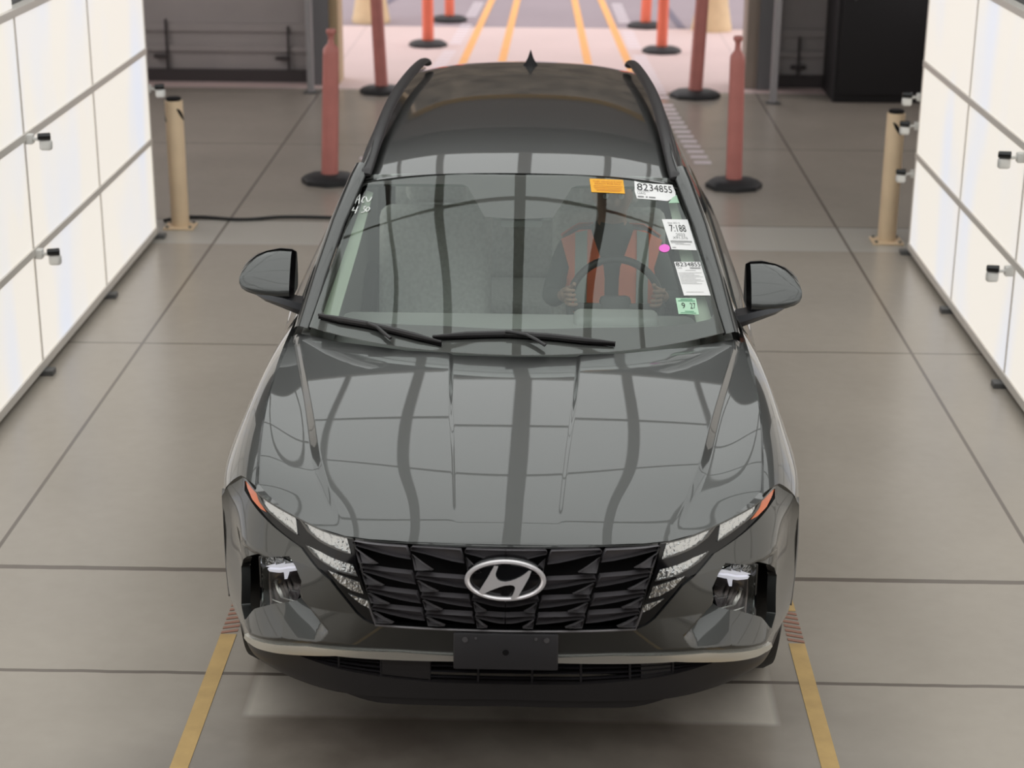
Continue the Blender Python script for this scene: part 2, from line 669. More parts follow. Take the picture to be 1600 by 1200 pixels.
# ---- body side: a = y, b from the roof edge down
_SY = [1.42, 1.70, 1.95, 2.4, 3.0, 3.6, 4.1, 4.45]
_S = [
    [(.800, 1.056), (.712, 1.320), (.632, 1.527), (.622, 1.590), (.612, 1.612), (.596, 1.612), (.574, 1.590), (.545, 1.550)],
    [(.835, 1.050), (.748, 1.300), (.672, 1.490), (.662, 1.545), (.655, 1.565), (.640, 1.560), (.620, 1.535), (.600, 1.490)],
    [(.880, 1.025), (.878, 1.050), (.882, 1.062), (.888, 1.070), (.888, 1.085), (.872, 1.105), (.832, 1.120), (.770, 1.120)],
    [(.925, .945), (.930, .965), (.940, .975), (.945, .980), (.945, .980), (.940, .985), (.905, .985), (.835, .980)],
    [(.957, .820), (.955, .830), (.960, .830), (.962, .830), (.962, .830), (.962, .830), (.935, .830), (.860, .830)],
    [(.950, .600), (.945, .600), (.950, .600), (.950, .600), (.950, .600), (.958, .600), (.935, .600), (.865, .600)],
    [(.930, .330), (.915, .300), (.915, .300), (.915, .300), (.915, .300), (.930, .300), (.920, .300), (.865, .330)],
]
SIDE = Surf(table(range(7), _SY, [[(x, y, z) for (x, z), y in zip(r, _SY)] for r in _S])).pre((1.42, 4.45, 0, 6))
# ================================================================ the place
def img_mat(name):
    m = bpy.data.materials.new(name)
    m.use_nodes = True
    MATS[name] = m
    return m, m.node_tree, m.node_tree.nodes['Principled BSDF']


def nd(nt, kind, **kw):
    n = nt.nodes.new(kind)
    for k, v in kw.items():
        setattr(n, k, v)
    return n


def math_n(nt, op, a, b=None, c=None):
    n = nd(nt, 'ShaderNodeMath', operation=op)
    for i, v in enumerate((a, b, c)):
        if v is None:
            continue
        if isinstance(v, (int, float)):
            n.inputs[i].default_value = v
        else:
            nt.links.new(v, n.inputs[i])
    return n.outputs[0]


def mixc(nt, fac, a, b):
    n = nd(nt, 'ShaderNodeMix', data_type='RGBA')
    if isinstance(fac, (int, float)):
        n.inputs[0].default_value = fac
    else:
        nt.links.new(fac, n.inputs[0])
    for i, v in ((6, a), (7, b)):
        if isinstance(v, tuple):
            n.inputs[i].default_value = (*v, 1)
        else:
            nt.links.new(v, n.inputs[i])
    return n.outputs[2]


def concrete(name, base, rough, joints=True, var=0.12):
    m, nt, b = img_mat(name)
    geo = nd(nt, 'ShaderNodeNewGeometry')
    sep = nd(nt, 'ShaderNodeSeparateXYZ')
    nt.links.new(geo.outputs['Position'], sep.inputs[0])
    n1 = nd(nt, 'ShaderNodeTexNoise')
    n1.inputs['Scale'].default_value = 0.9
    n1.inputs['Detail'].default_value = 8
    nt.links.new(geo.outputs['Position'], n1.inputs['Vector'])
    n2 = nd(nt, 'ShaderNodeTexNoise')
    n2.inputs['Scale'].default_value = 14
    n2.inputs['Detail'].default_value = 6
    nt.links.new(geo.outputs['Position'], n2.inputs['Vector'])
    f = math_n(nt, 'ADD', math_n(nt, 'MULTIPLY', n1.outputs[0], 0.75), math_n(nt, 'MULTIPLY', n2.outputs[0], 0.25))
    r = nd(nt, 'ShaderNodeMapRange')
    r.inputs[1].default_value = 0.3
    r.inputs[2].default_value = 0.7
    nt.links.new(f, r.inputs[0])
    lo = tuple(c * (1 - var) for c in base)
    hi = tuple(c * (1 + var) for c in base)
    col = mixc(nt, r.outputs[0], lo, hi)
    nt.links.new(col, b.inputs['Base Color'])
    b.inputs['Roughness'].default_value = rough
    rr = nd(nt, 'ShaderNodeMapRange')
    rr.inputs[1].default_value = 0.3
    rr.inputs[2].default_value = 0.7
    rr.inputs[3].default_value = rough - 0.01
    rr.inputs[4].default_value = rough + 0.02
    nt.links.new(n1.outputs[0], rr.inputs[0])
    nt.links.new(rr.outputs[0], b.inputs['Roughness'])
    return m, nt, b, sep, col


floor_mat, nt, b, sep, col = concrete('polished concrete floor', (0.36, 0.322, 0.278), 0.25, var=0.09)
X, Y = sep.outputs[0], sep.outputs[1]


def line_mask(nt, v, pos, w, soft=0.004):
    d = math_n(nt, 'ABSOLUTE', math_n(nt, 'SUBTRACT', v, pos))
    n = nd(nt, 'ShaderNodeMapRange')
    n.inputs[1].default_value = w
    n.inputs[2].default_value = w + soft
    n.inputs[3].default_value = 1
    n.inputs[4].default_value = 0
    nt.links.new(d, n.inputs[0])
    return n.outputs[0]


mask = None
wob = nd(nt, 'ShaderNodeTexNoise')
wob.inputs['Scale'].default_value = 6
geo2 = nd(nt, 'ShaderNodeNewGeometry')
nt.links.new(geo2.outputs['Position'], wob.inputs['Vector'])
Yw = math_n(nt, 'ADD', Y, math_n(nt, 'MULTIPLY', math_n(nt, 'SUBTRACT', wob.outputs[0], 0.5), 0.012))
for p, w in ((-2.155, 0.007), (2.15, 0.007)):
    k = line_mask(nt, X, p, w)
    mask = k if mask is None else math_n(nt, 'MAXIMUM', mask, k)
for p, w in ((0.63, 0.009), (1.49, 0.016), (4.42, 0.006), (7.25, 0.008), (9.9, 0.006), (-1.6, 0.008), (-4.5, 0.006), (12.4, 0.008)):
    mask = math_n(nt, 'MAXIMUM', mask, line_mask(nt, Yw, p, w))
# the slabs either side of the joint at 6.6 m differ in tone
slab = nd(nt, 'ShaderNodeMapRange')
slab.inputs[1].default_value = 6.58
slab.inputs[2].default_value = 6.60
nt.links.new(Y, slab.inputs[0])
slab2 = nd(nt, 'ShaderNodeMapRange')
slab2.inputs[1].default_value = 7.25
slab2.inputs[2].default_value = 7.27
nt.links.new(Y, slab2.inputs[0])
col = mixc(nt, math_n(nt, 'SUBTRACT', slab.outputs[0], slab2.outputs[0]), col, (0.44, 0.415, 0.375))
# pale rectangular patch under the nose, worn dark streak between the wheels
px_ = math_n(nt, 'MULTIPLY', math_n(nt, 'SUBTRACT', 1.0, line_mask(nt, X, 0, 0.90, 0.02)), -1.0)
patch = math_n(nt, 'MULTIPLY', line_mask(nt, X, 0.01, 0.90, 0.03), line_mask(nt, Yw, 0.55, 0.20, 0.03))
col = mixc(nt, math_n(nt, 'MULTIPLY', patch, 0.9), col, (0.72, 0.67, 0.60))
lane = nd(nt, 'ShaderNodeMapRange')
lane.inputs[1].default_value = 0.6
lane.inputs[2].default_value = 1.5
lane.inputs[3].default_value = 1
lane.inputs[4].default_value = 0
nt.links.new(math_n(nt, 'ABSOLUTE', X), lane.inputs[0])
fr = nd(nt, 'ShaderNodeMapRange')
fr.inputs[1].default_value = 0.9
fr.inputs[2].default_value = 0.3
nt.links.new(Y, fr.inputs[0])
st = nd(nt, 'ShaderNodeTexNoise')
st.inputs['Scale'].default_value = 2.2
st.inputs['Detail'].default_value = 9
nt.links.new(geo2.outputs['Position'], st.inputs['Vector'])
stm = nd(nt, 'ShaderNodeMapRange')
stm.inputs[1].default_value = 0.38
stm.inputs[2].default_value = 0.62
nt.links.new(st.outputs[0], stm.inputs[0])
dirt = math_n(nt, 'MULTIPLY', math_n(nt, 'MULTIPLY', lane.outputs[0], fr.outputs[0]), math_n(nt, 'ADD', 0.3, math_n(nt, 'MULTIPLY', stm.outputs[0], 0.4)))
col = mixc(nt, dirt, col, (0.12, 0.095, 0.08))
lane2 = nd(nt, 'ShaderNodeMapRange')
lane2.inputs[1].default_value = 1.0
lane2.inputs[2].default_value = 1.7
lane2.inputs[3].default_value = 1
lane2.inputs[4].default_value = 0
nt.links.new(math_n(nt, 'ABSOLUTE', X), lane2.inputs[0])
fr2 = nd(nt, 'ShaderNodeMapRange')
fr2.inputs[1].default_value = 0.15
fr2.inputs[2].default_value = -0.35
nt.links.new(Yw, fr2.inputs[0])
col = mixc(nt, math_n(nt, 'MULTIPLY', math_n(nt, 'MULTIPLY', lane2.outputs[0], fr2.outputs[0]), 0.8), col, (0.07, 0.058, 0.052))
col = mixc(nt, math_n(nt, 'MULTIPLY', mask, 0.78), col, (0.09, 0.07, 0.06))
nt.links.new(col, b.inputs['Base Color'])

out_conc, nt, b, sep, col = concrete('outdoor concrete apron', (0.68, 0.535, 0.515), 0.85, var=0.05)
m2 = line_mask(nt, sep.outputs[0], -2.15, 0.01)
m2 = math_n(nt, 'MAXIMUM', m2, line_mask(nt, sep.outputs[0], 2.15, 0.01))
col = mixc(nt, math_n(nt, 'MULTIPLY', m2, 0.25), col, (0.3, 0.25, 0.25))
nt.links.new(col, b.inputs['Base Color'])
asphalt, *_ = concrete('outdoor asphalt', (0.33, 0.275, 0.30), 0.9, var=0.06)


def plane_box(name, x0, x1, y0, y1, z0, z1, m, kind='structure', label=None, parent=None):
    o = MB().bx(x0, x1, y0, y1, z0, z1).build(name, m, parent, smooth=False)
    if kind and parent is None:
        o['kind'] = kind
    if label:
        o['label'] = label
    return o


plane_box('floor', -7, 7, -9, 12.6, -0.2, 0.0, floor_mat, label='polished grey concrete floor with dark joints')
plane_box('ground_apron', -7, 7, 12.6, 17.0, -0.2, 0.0, out_conc, label='pale concrete apron outside the open doorway')
plane_box('ground_asphalt', -14, 14, 17.0, 60, -0.2, -0.004, asphalt, label='grey asphalt beyond the concrete apron')
wall_grey = mat('grey painted metal wall', (0.38, 0.345, 0.34), 0.6, noise=0.06, nscale=2)
wall_dark = mat('dark room lining', (0.10, 0.092, 0.092), 0.9, spec=0.1)
roof_dark = mat('dark roof lining', (0.045, 0.042, 0.043), 0.9, spec=0.1)
kerb = mat('dark kerb paint', (0.06, 0.05, 0.052), 0.7)

# room shell
plane_box('wall_left', -5.2, -5.0, -9, 13.2, -0.1, 5.4, wall_dark)
plane_box('wall_right', 5.0, 5.2, -9, 13.2, -0.1, 5.4, wall_dark)
plane_box('wall_front', -5.0, 5.0, -9.0, -8.8, -0.1, 5.4, wall_dark)
plane_box('ceiling', -5.2, 5.2, -9.0, 13.2, 5.4, 5.6, roof_dark)


def back_wall(name, x0, x1):
    mb = MB()
    mb.bx(x0, x1, 13.0, 13.2, 0.58, 5.4)
    # ribbed lower band
    y = 13.0
    for z0, z1, d in ((0.50, 0.58, 0.03), (0.36, 0.50, 0.0), (0.30, 0.36, 0.035), (0.12, 0.30, 0.0)):
        mb.bx(x0, x1, y - d, 13.2, z0, z1)
    o = mb.build(name, wall_grey, smooth=False)
    o['kind'] = 'structure'
    return o


back_wall('wall_back', -5.0, -2.02)
back_wall('wall_back', 2.20, 5.0)
plane_box('wall_back', -2.02, 2.20, 13.0, 13.2, 4.05, 5.4, wall_grey)
plane_box('trim_5', -2.02, 2.20, 12.96, 13.0, 3.98, 4.12, mat('yellow painted header', (0.62, 0.36, 0.05), 0.6))
plane_box('baseboard_left', -5.0, -2.35, 12.93, 13.0, 0.0, 0.12, kerb)
plane_box('baseboard_right', 2.35, 5.0, 12.93, 13.0, 0.0, 0.12, kerb)

plane_box('wall_outside', -22, 22, 33, 34, -.1, 9.0, mat('dark brown far wall', (0.09, 0.075, 0.055), 0.8, noise=0.5, nscale=1.2))
jamb_tan = mat('tan door jamb paint', (0.50, 0.38, 0.23), 0.6)
jamb_grey = mat('grey steel', (0.17, 0.17, 0.18), 0.45)
jamb_brown = mat('weathered tan jamb', (0.30, 0.25, 0.21), 0.6)
plane_box('trim_1', -2.10, -2.01, 12.85, 13.25, 0, 4.1, jamb_tan)
plane_box('trim_2', -2.33, -2.10, 12.80, 13.0, 0, 4.1, jamb_grey)
plane_box('trim_3', 2.06, 2.18, 12.85, 13.25, 0, 4.1, jamb_brown)
plane_box('trim_4', 2.18, 2.36, 12.80, 13.0, 0, 4.1, jamb_grey)

# ---- light walls and light ceiling
diff_mat, nt, b = img_mat('lit white diffuser')
b.inputs['Base Color'].default_value = (0.25, 0.25, 0.25, 1)
b.inputs['Roughness'].default_value = 0.5
geo = nd(nt, 'ShaderNodeNewGeometry')
info = nd(nt, 'ShaderNodeObjectInfo')
n1 = nd(nt, 'ShaderNodeTexNoise')
n1.inputs['Scale'].default_value = 1.6
n1.inputs['Detail'].default_value = 1
mp = nd(nt, 'ShaderNodeMapping')
mp.inputs['Scale'].default_value = (1, 1.2, 0.45)
nt.links.new(geo.outputs['Position'], mp.inputs['Vector'])
nt.links.new(mp.outputs['Vector'], n1.inputs['Vector'])
r1 = nd(nt, 'ShaderNodeMapRange')
r1.inputs[1].default_value = 0.5
r1.inputs[2].default_value = 0.75
nt.links.new(n1.outputs[0], r1.inputs[0])
c1 = mixc(nt, r1.outputs[0], (1.0, 0.935, 0.84), (0.86, 0.895, 1.0))
nt.links.new(c1, b.inputs['Emission Color'])
b.inputs['Emission Strength'].default_value = PANEL_LIGHT
ceil_mat = mat('lit ceiling diffuser', (0.25, 0.25, 0.25), 0.5, emit=(0.97, 1.0, 0.985), estr=CEIL_LIGHT)
alu = mat('brushed aluminium frame', (0.74, 0.70, 0.65), 0.45, 0.2)
beam_mat = mat('grey ceiling beam', (0.42, 0.40, 0.38), 0.6)
alu_dark = mat('dark frame', (0.10, 0.10, 0.10), 0.5)
ROWS = [0.055, 0.67, 1.275, 1.90]


def light_wall(side, x, ys, label):
    t = thing('light_wall', label, 'light panel', (side * x, ys[0], 0))
    s = side

    def P(mb, name, m, lab=None):
        o = mb.build(name, m, t, lab, smooth=False)
        o.matrix_parent_inverse = Matrix.Translation((-side * x, -ys[0], 0))
        return o
    for i in range(len(ys) - 1):
        for j in range(3):
            y1, y0 = ys[i], ys[i + 1]
            P(MB().bx(s * x, s * (x + 0.03), y0 + 0.008, y1 - 0.008, ROWS[j] + 0.012, ROWS[j + 1] - 0.012), 'diffuser_panel', diff_mat)
    for i in range(2, len(ys) - 1):
        P(MB().bx(s * x, s * (x + 0.03), ys[i + 1] + 0.008, ys[i] - 0.008, 1.925, 2.5), 'diffuser_panel', diff_mat)
    for z in ROWS:
        w = 0.02 if z > 0.1 else 0.024
        P(MB().bx(s * (x - 0.012), s * (x + 0.05), ys[-1], ys[0], z - w, z + w, 0.003), 'horizontal_rail', alu)
    for i, y in enumerate(ys):
        w = 0.009
        P(MB().bx(s * (x - 0.006), s * (x + 0.05), y - w, y + w, 0.04, 1.91), 'vertical_mullion', alu)
        P(MB().bx(s * (x - 0.06), s * (x + 0.06), y - 0.035, y + 0.035, 0.0, 0.03, 0.004), 'foot_plate', alu_dark)
    P(MB().bx(s * (x + 0.055), s * (x + 0.09), ys[-1], ys[0], 0.03, 1.93), 'back_panel', alu_dark)
    return t


LW = light_wall(-1, 2.565, [6.73, 5.30, 3.87, 2.44, 1.01, -0.42, -1.85, -3.28], 'tall wall of white glowing panels in a grey frame, left of the car')
RWL = light_wall(1, 2.53, [6.55, 5.22, 3.88, 2.45, 1.02, -0.41, -1.84, -3.27], 'tall wall of white glowing panels in a grey frame, right of the car')

CZ = 4.4
CEIL_Y1 = 6.80
lc = thing('light_ceiling', 'wide overhead grid of glowing panels above the car', 'light panel', (0, 1, CZ))


def CP(mb, name, m):
    o = mb.build(name, m, lc, smooth=False)
    o.matrix_parent_inverse = Matrix.Translation((0, -1, -CZ))
    return o


cx = [-3.4, -2.45, -1.62, -0.95, -0.04, 0.87, 1.54, 2.4, 3.3]
cy = [CEIL_Y1, 5.28, 3.87, 2.40, 1.01, -0.42, -1.85, -3.28, -4.71, -6.14]
for i in range(8):
    for j in range(9):
        CP(MB().bx(cx[i] + 0.01, cx[i + 1] - 0.01, cy[j + 1] + 0.01, cy[j] - 0.01, CZ, CZ + 0.03), 'diffuser_panel', ceil_mat)
for i, x in enumerate(cx):
    w = (0.03, 0.026, 0.026, 0.048, 0.068, 0.048, 0.026, 0.026, 0.03)[i]
    CP(MB().bx(x - w, x + w, cy[-1], cy[0], CZ - 0.05, CZ - 0.002), 'ceiling_beam', beam_mat)
for y in cy:
    CP(MB().bx(-3.4, 3.3, y - 0.015, y + 0.015, CZ - 0.03, CZ - 0.002), 'cross_bar', beam_mat)
# ================================================================ the car
car = thing('car', 'dark grey sport utility vehicle parked nose to the viewer between the light walls', 'car', (0, 0, 0))

# ---- hood
def refl(pl):
    """half outline from the middle out and back to the middle -> both sides"""
    return list(pl) + [(-x, y) for x, y in pl[::-1] if abs(x) > 1e-6]


ED = [(0.0, -0.082), (0.15, -0.079), (0.30, -0.065), (0.42, -0.043), (0.50, -0.018), (0.58, 0.028), (0.66, 0.088), (0.73, 0.142), (0.80, 0.203)]
SH = [(0.812, 0.25), (0.832, 0.42), (0.848, 0.62), (0.860, 0.84), (0.866, 1.05), (0.867, 1.29), (0.862, 1.40)]
RE = [(0.80, 1.36), (0.65, 1.27), (0.40, 1.175), (0.2, 1.145), (0.0, 1.138)]
cl = []
_ys = np.linspace(0.06, 1.345, 60)
for sg in (1, -1):
    for f in (lambda y: _xc(y) - .003, lambda y: _xc(y) + .003, lambda y: _xc(y) + hood_w(y) / 2, lambda y: _xc(y) + hood_w(y) - .003, lambda y: _xc(y) + hood_w(y) + .003,
                  lambda y: _xk(y) - 0.010, lambda y: _xk(y) - .005, lambda y: _xk(y) + 0.010, lambda y: _xk(y) + .005, lambda y: _xk(y)):
        l = [(sg * float(f(y)), float(y)) for y in _ys]
        l = [q for q in l if abs(q[0]) < (0.84 if q[1] > 0.9 else 9) and q[1] < 1.13 + max(0, abs(q[0]) - 0.3) * 0.33]
        cl.append(l)
hood = skin('hood', HOOD, refl(ED + SH + RE), paint, car, lines=cl, step=0.014, rim=0.018, flip=1, e=8e-4)

# ---- fenders
def arch(yc, zc, r, surf, n=26, a0=-0.15, a1=math.pi + 0.15, bmax=5.0):
    """the wheel arch as a line in a side surface's own parameters"""
    out = []
    for k in range(n + 1):
        t = a0 + (a1 - a0) * k / n
        y, z = yc + r * math.cos(t), zc + r * math.sin(t)
        lo, hi = 0.0, bmax
        for _ in range(40):
            mid = (lo + hi) / 2
            if surf.P(y, mid)[2] > z:
                lo = mid
            else:
                hi = mid
        out.append((y, (lo + hi) / 2))
    return out


WY, WZ, WR = 0.825, 0.362, 0.362
WY2 = 3.535
fa = arch(WY, WZ, 0.405, FENDER, a1=math.pi - .12)
fo = [(0.245, 0.0), (0.9, 0.0), (1.62, 0.0), (1.60, 1.0), (1.57, 2.5), (1.55, 5.0)] + fa[0:1] + fa + [(0.40, 3.0), (0.372, 2.75), (0.345, 2.1), (0.318, 1.2), (0.28, 0.5)]
fo = [p for i, p in enumerate(fo) if i == 0 or p != fo[i - 1]]
fa2 = fa
fo = [(0.226, 0.03), (0.9, 0.03), (1.59, 0.03), (1.57, 2.5), (1.55, 5.0)] + fa2 + [(0.424, 4.2), (0.424, 3.6), (0.400, 3.15), (0.368, 2.8), (0.338, 2.0), (0.308, 1.0)]
for mr in (False, True):
    skin('front_fender', FENDER, fo, paint, car, step=0.035, sy=0.10, rim=0.02, mirror=mr, flip=-1)
    skin('wheel_arch_trim', FENDER, fa2 + arch(WY, WZ, 0.368, FENDER, a1=math.pi - .12)[::-1], mat('grey arch cladding', (0.26, 0.245, 0.235), 0.55), car, step=0.035, sy=0.10, rim=0.05, off=0.004, mirror=mr, flip=-1)
    skin('body_side', SIDE, [(1.44, 0.02), (4.44, 0.02), (4.44, 5.9)] + arch(WY2, WZ, 0.435, SIDE, bmax=6.0) + [(1.58, 5.9), (1.585, 3.0)], paint, car,
         step=0.06, sy=0.2, rim=0.01, mirror=mr, flip=-1,
         holes=[[(1.74, 1.08), (2.0, 1.08), (4.0, 1.1), (4.25, 1.5), (4.1, 1.88), (1.9, 1.9), (1.62, 1.9)]])
    skin('side_window', SIDE, [(1.74, 1.08), (2.0, 1.08), (4.0, 1.1), (4.25, 1.5), (4.1, 1.88), (1.9, 1.9), (1.62, 1.9)], doorglass, car,
         step=0.06, sy=0.2, rim=0.004, off=-0.006, mirror=mr, flip=-1)

# ---- windshield, roof
wo = WIND.poly([(500, 522), (497.5, 500), (530, 397), (566, 274), (600, 272.5), (700, 272.5)]) + [(0.0, 3.0)]
wo = [(3.0, 0.0), (3.0, 1.0), (3.0, 2.0), (3.0, 3.0), (0.0, 3.0)]
wi = WIND.poly([(796, 341), (757, 337.5), (750, 325), (731, 291), (722, 287), (572, 287), (566, 291), (540, 360), (504, 470), (501, 482), (506, 490), (535, 497), (580, 503), (690, 508)])
wi = [(0.0, wi[0][1])] + wi[1:] + [(0.0, wi[-1][1])]
wind = skin('windshield', WIND, [(0, 0)] + wo + [(-a, b) for a, b in wo[::-1][1:]], windglass, car, step=0.08, rim=0, flip=1)
skin('windshield_border', WIND, [(-a, b) for a, b in ([(3.0, 3.0), (3.0, 0.0)])] + [(3.0, 0.0), (3.0, 3.0)], frit, wind,
     holes=[refl(wi)], step=0.06, rim=0.0, off=-0.004, flip=1)
skin('roof', ROOF, [(1.888, -3), (4.33, -3), (4.33, 3), (1.888, 3)], paint, car, step=0.06, sy=0.12, rim=0.02, flip=-1)
# windshield pillars
for s in (-1, 1):
    pts = [(.822, 1.395, 1.062), (.776, 1.570, 1.226), (.722, 1.760, 1.388), (.662, 1.935, 1.526), (.645, 2.02, 1.560)]
    mb = MB()
    G = []
    for (x, y, z), t in zip(pts, (0, 1, 2, 3, 3)):
        a = Vector((x, y, z))
        G.append([a + Vector(d) for d in ((-.040, -.018, .0), (-.030, -.024, .010), (0, -.018, .016), (.020, .0, .008), (.030, .03, -.010), (.030, .06, -.03))])
    G = [[Vector((s * p.x, p.y, p.z)) for p in r] for r in G]
    mb.grid(G)
    mb.build('windshield_pillar', paint, car, angle=60)
    # roof rail
    rail = [(.622, 1.94, 1.538), (.612, 2.05, 1.572), (.602, 2.3, 1.622), (.592, 2.8, 1.662), (.570, 3.3, 1.680), (.540, 3.8, 1.675), (.524, 4.05, 1.655), (.519, 4.12, 1.630)]
    f = nspline(range(len(rail)), np.array(rail))
    P = f(np.linspace(0, len(rail) - 1, 40))
    mb = MB()
    mb.tube([(s * p[0], p[1], p[2]) for p in P], [(.024, .008)] + [(.026, .017)] * 38 + [(.02, .008)], 12)
    mb.build('roof_rail', satin_black, car)

# ---- front end: painted bumper skin with its openings
F = FRONT
black_out = F.poly([(376.5, 733), (382, 766.5), (406, 801.5), (427.5, 823), (469.5, 855), (487, 878.5), (515, 906.5), (536, 933), (557, 959), (569, 969), (585, 976.5), (655, 982), (720, 985)])
yb = F.inv(789, 987)[1]
black_out = black_out + [(0.0, yb)]
0 and print('black_out', [tuple(np.round(p, 2)) for p in black_out])
pocket = F.poly([(377, 885), (380, 874), (389, 869), (452, 869), (461, 884), (471, 908), (472, 932), (463, 938), (430, 943), (398, 951), (382, 968), (377, 945)])
0 and print('pocket', [tuple(np.round(p, 2)) for p in pocket], F.P(*pocket[3]), F.P(*pocket[9]))
trim_top = BASE.poly([(384, 990), (392, 996), (410, 1002.5), (480, 1009), (620, 1018), (709, 1024)])
trim_bot = BASE.poly([(383, 996), (392, 1005), (403, 1012), (430, 1019), (525, 1024), (709, 1032.5)])
0 and print('trim', [tuple(np.round(p, 2)) for p in trim_top], [tuple(np.round(p, 2)) for p in trim_bot])
# painted bumper below the hood gap, outside the black centre, above the satin trim line
top_edge = [(0.0, 0.03), (1, 0.03), (2, 0.03), (3, 0.03), (4, 0.03), (5.0, 0.03), (6, 0.03), (6.97, 0.03)]
side_edge = [(6.97, 1.0), (6.97, 3.0), (6.97, 5.2)]
bo = top_edge + side_edge + [(6.2, 5.0)] + list(trim_bot) + [(0.0, trim_bot[-1][1] + 0.02)]


def neg(pl):
    return [(-a, b) for a, b in pl]


black_half = [(0.0, 0.10), (4.9, 0.10)] + black_out[1:]
def inv_xz(x, z):
    """front-surface parameters of the undisplaced point at lateral x, height z"""
    P = BASE.P(FRONT.A, FRONT.B)
    k = ((P[:, 0] - x) ** 2 + (P[:, 2] - z) ** 2).argmin()
    q = np.array([FRONT.A[k], FRONT.B[k]])
    for _ in range(12):
        r = BASE.P(q[0], q[1])[[0, 2]] - [x, z]
        J = np.stack([(BASE.P(q[0] + 1e-4, q[1])[[0, 2]] - [x, z] - r) / 1e-4, (BASE.P(q[0], q[1] + 1e-4)[[0, 2]] - [x, z] - r) / 1e-4], -1)
        q = q - np.linalg.solve(J, r)
    return tuple(q)


fl = []
for dx in (.0, .004, .018, .022):
    fl.append([inv_xz(float(np.interp(z, [0.50, 0.542, 0.629, 0.70], [0.580, 0.556, 0.642, 0.66])) + dx, float(z)) for z in np.linspace(.505, .655, 24)])
for dz in (.0, .004):
    fl.append([inv_xz(float(x), float(np.interp(x, [0.457, 0.58, 0.71, 0.83], [0.508, 0.500, 0.482, 0.440])) + dz) for x in np.linspace(.50, .835, 40)])
fl += [neg(l) for l in fl]
bumper = skin('bumper_cover', FRONT, refl(bo), paint, car, holes=[pocket, neg(pocket), refl(black_half)], lines=fl,
              step=0.045, sy=0.045, rim=0.03, flip=-1, e=3e-3)
# satin trim strip
strip = trim_top + [(0.0, trim_top[-1][1])] + [(0.0, trim_bot[-1][1])] + trim_bot[::-1]
for sg in (1, -1):
    skin('silver_trim', BASE, [(sg * a, b) for a, b in strip], silver, car, step=0.06, rim=0.03, off=0.004, flip=-1, e=1e-2)

# ---- grille opening
gr = F.poly([(548, 836), (556, 880), (566, 915), (577, 945), (587, 976), (655, 981), (720, 984)])
gtop = [(0.0, 0.18)] + F.poly([(700, 846), (620, 841.5)]) 
gy = gr[-1][1]
opening = [(0.0, 0.17), (gr[0][0] * 0.5, 0.17)] + gr + [(0.0, F.inv(789, 986.5)[1])]
sur = skin('lamp_surround', FRONT, refl(black_half), gloss_black, car, holes=[refl(opening)], step=0.05, rim=0.03, off=-0.008, flip=-1, e=1e-2)
grille = skin('grille', FRONT, refl([(0.0, 0.10), (gr[0][0] + .05, 0.10)] + [(a + 0.05, b) for a, b in gr] + [(0.0, gy + 0.06)]), matte_black, car, step=0.1, rim=0.01, off=-0.075, flip=-1, e=1e-2)

cells = [
    [((552, 842.7), (636.4, 852)), ((562, 883), (644, 891.6)), ((572, 914), (652, 922.8)), ((581, 942.6), (659.7, 949.7)), ((587.5, 973), (665, 977))],
    [((640, 852.7), (720.6, 857)), ((648, 894.4), (726, 899)), ((657, 925), (733, 929)), ((664, 953), (738, 955.5)), ((668, 977), (741, 980))],
    [((725, 857), (792, 858)), ((730.5, 899.5), (792, 901)), ((737, 929), (792, 931)), ((742, 955.5), (792, 957.5)), ((745, 980), (792, 982))],
]
BL = [(0.02, .10), (.07, .0), (1.0, .0), (1.035, .60), (.80, .55), (.55, .45), (.30, .32), (.13, .25), (.03, .20)]
TO = [(.035, .42), (.10, .52), (.22, .68), (.40, .86), (.20, .89), (.055, .90)]
blade_mat = mat('dark satin grille plastic', (0.15, 0.14, 0.15), 0.38, 0.5)
tooth_mat = mat('grey grille facet', (0.25, 0.235, 0.245), 0.38, 0.5)
for ci, col_ in enumerate(cells):
    for r in range(4):
        q = [np.array(F.inv(*p, -1)) for p in (col_[r][0], col_[r][1], col_[r + 1][1], col_[r + 1][0])]
        if ci == 2:
            q[1][0] = q[2][0] = -0.0

        def cf(a, b, q=q, tilt=0.022):
            a, b = np.broadcast_arrays(a, b)
            a_, b_ = a[..., None], b[..., None]
            w = (q[0] * (1 - a_) + q[1] * a_) * (1 - b_) + (q[3] * (1 - a_) + q[2] * a_) * b_
            P = FRONT.P(w[..., 0], w[..., 1]).copy()
            P[..., 1] += 0.010 + tilt * b - 0.006 * a
            P[..., 2] -= 0.0
            return P
        S = Surf(cf)
        T = Surf(lambda a, b, cf=cf: cf(a, b, tilt=-0.012))
        poly = BL if ci < 2 else [(.02, .10), (.07, 0), (1.0, 0), (1.0, .52), (.80, .52), (.55, .45), (.30, .32), (.13, .25), (.03, .20)]
        for mr in (True, False):
            skin('grille_blade', S, poly, blade_mat, grille, step=0.25, rim=0.022, mirror=mr, flip=-1, e=1e-2)
            skin('grille_facet', T, TO, tooth_mat, grille, step=0.25, rim=0.03, mirror=mr, flip=-1, e=1e-2)
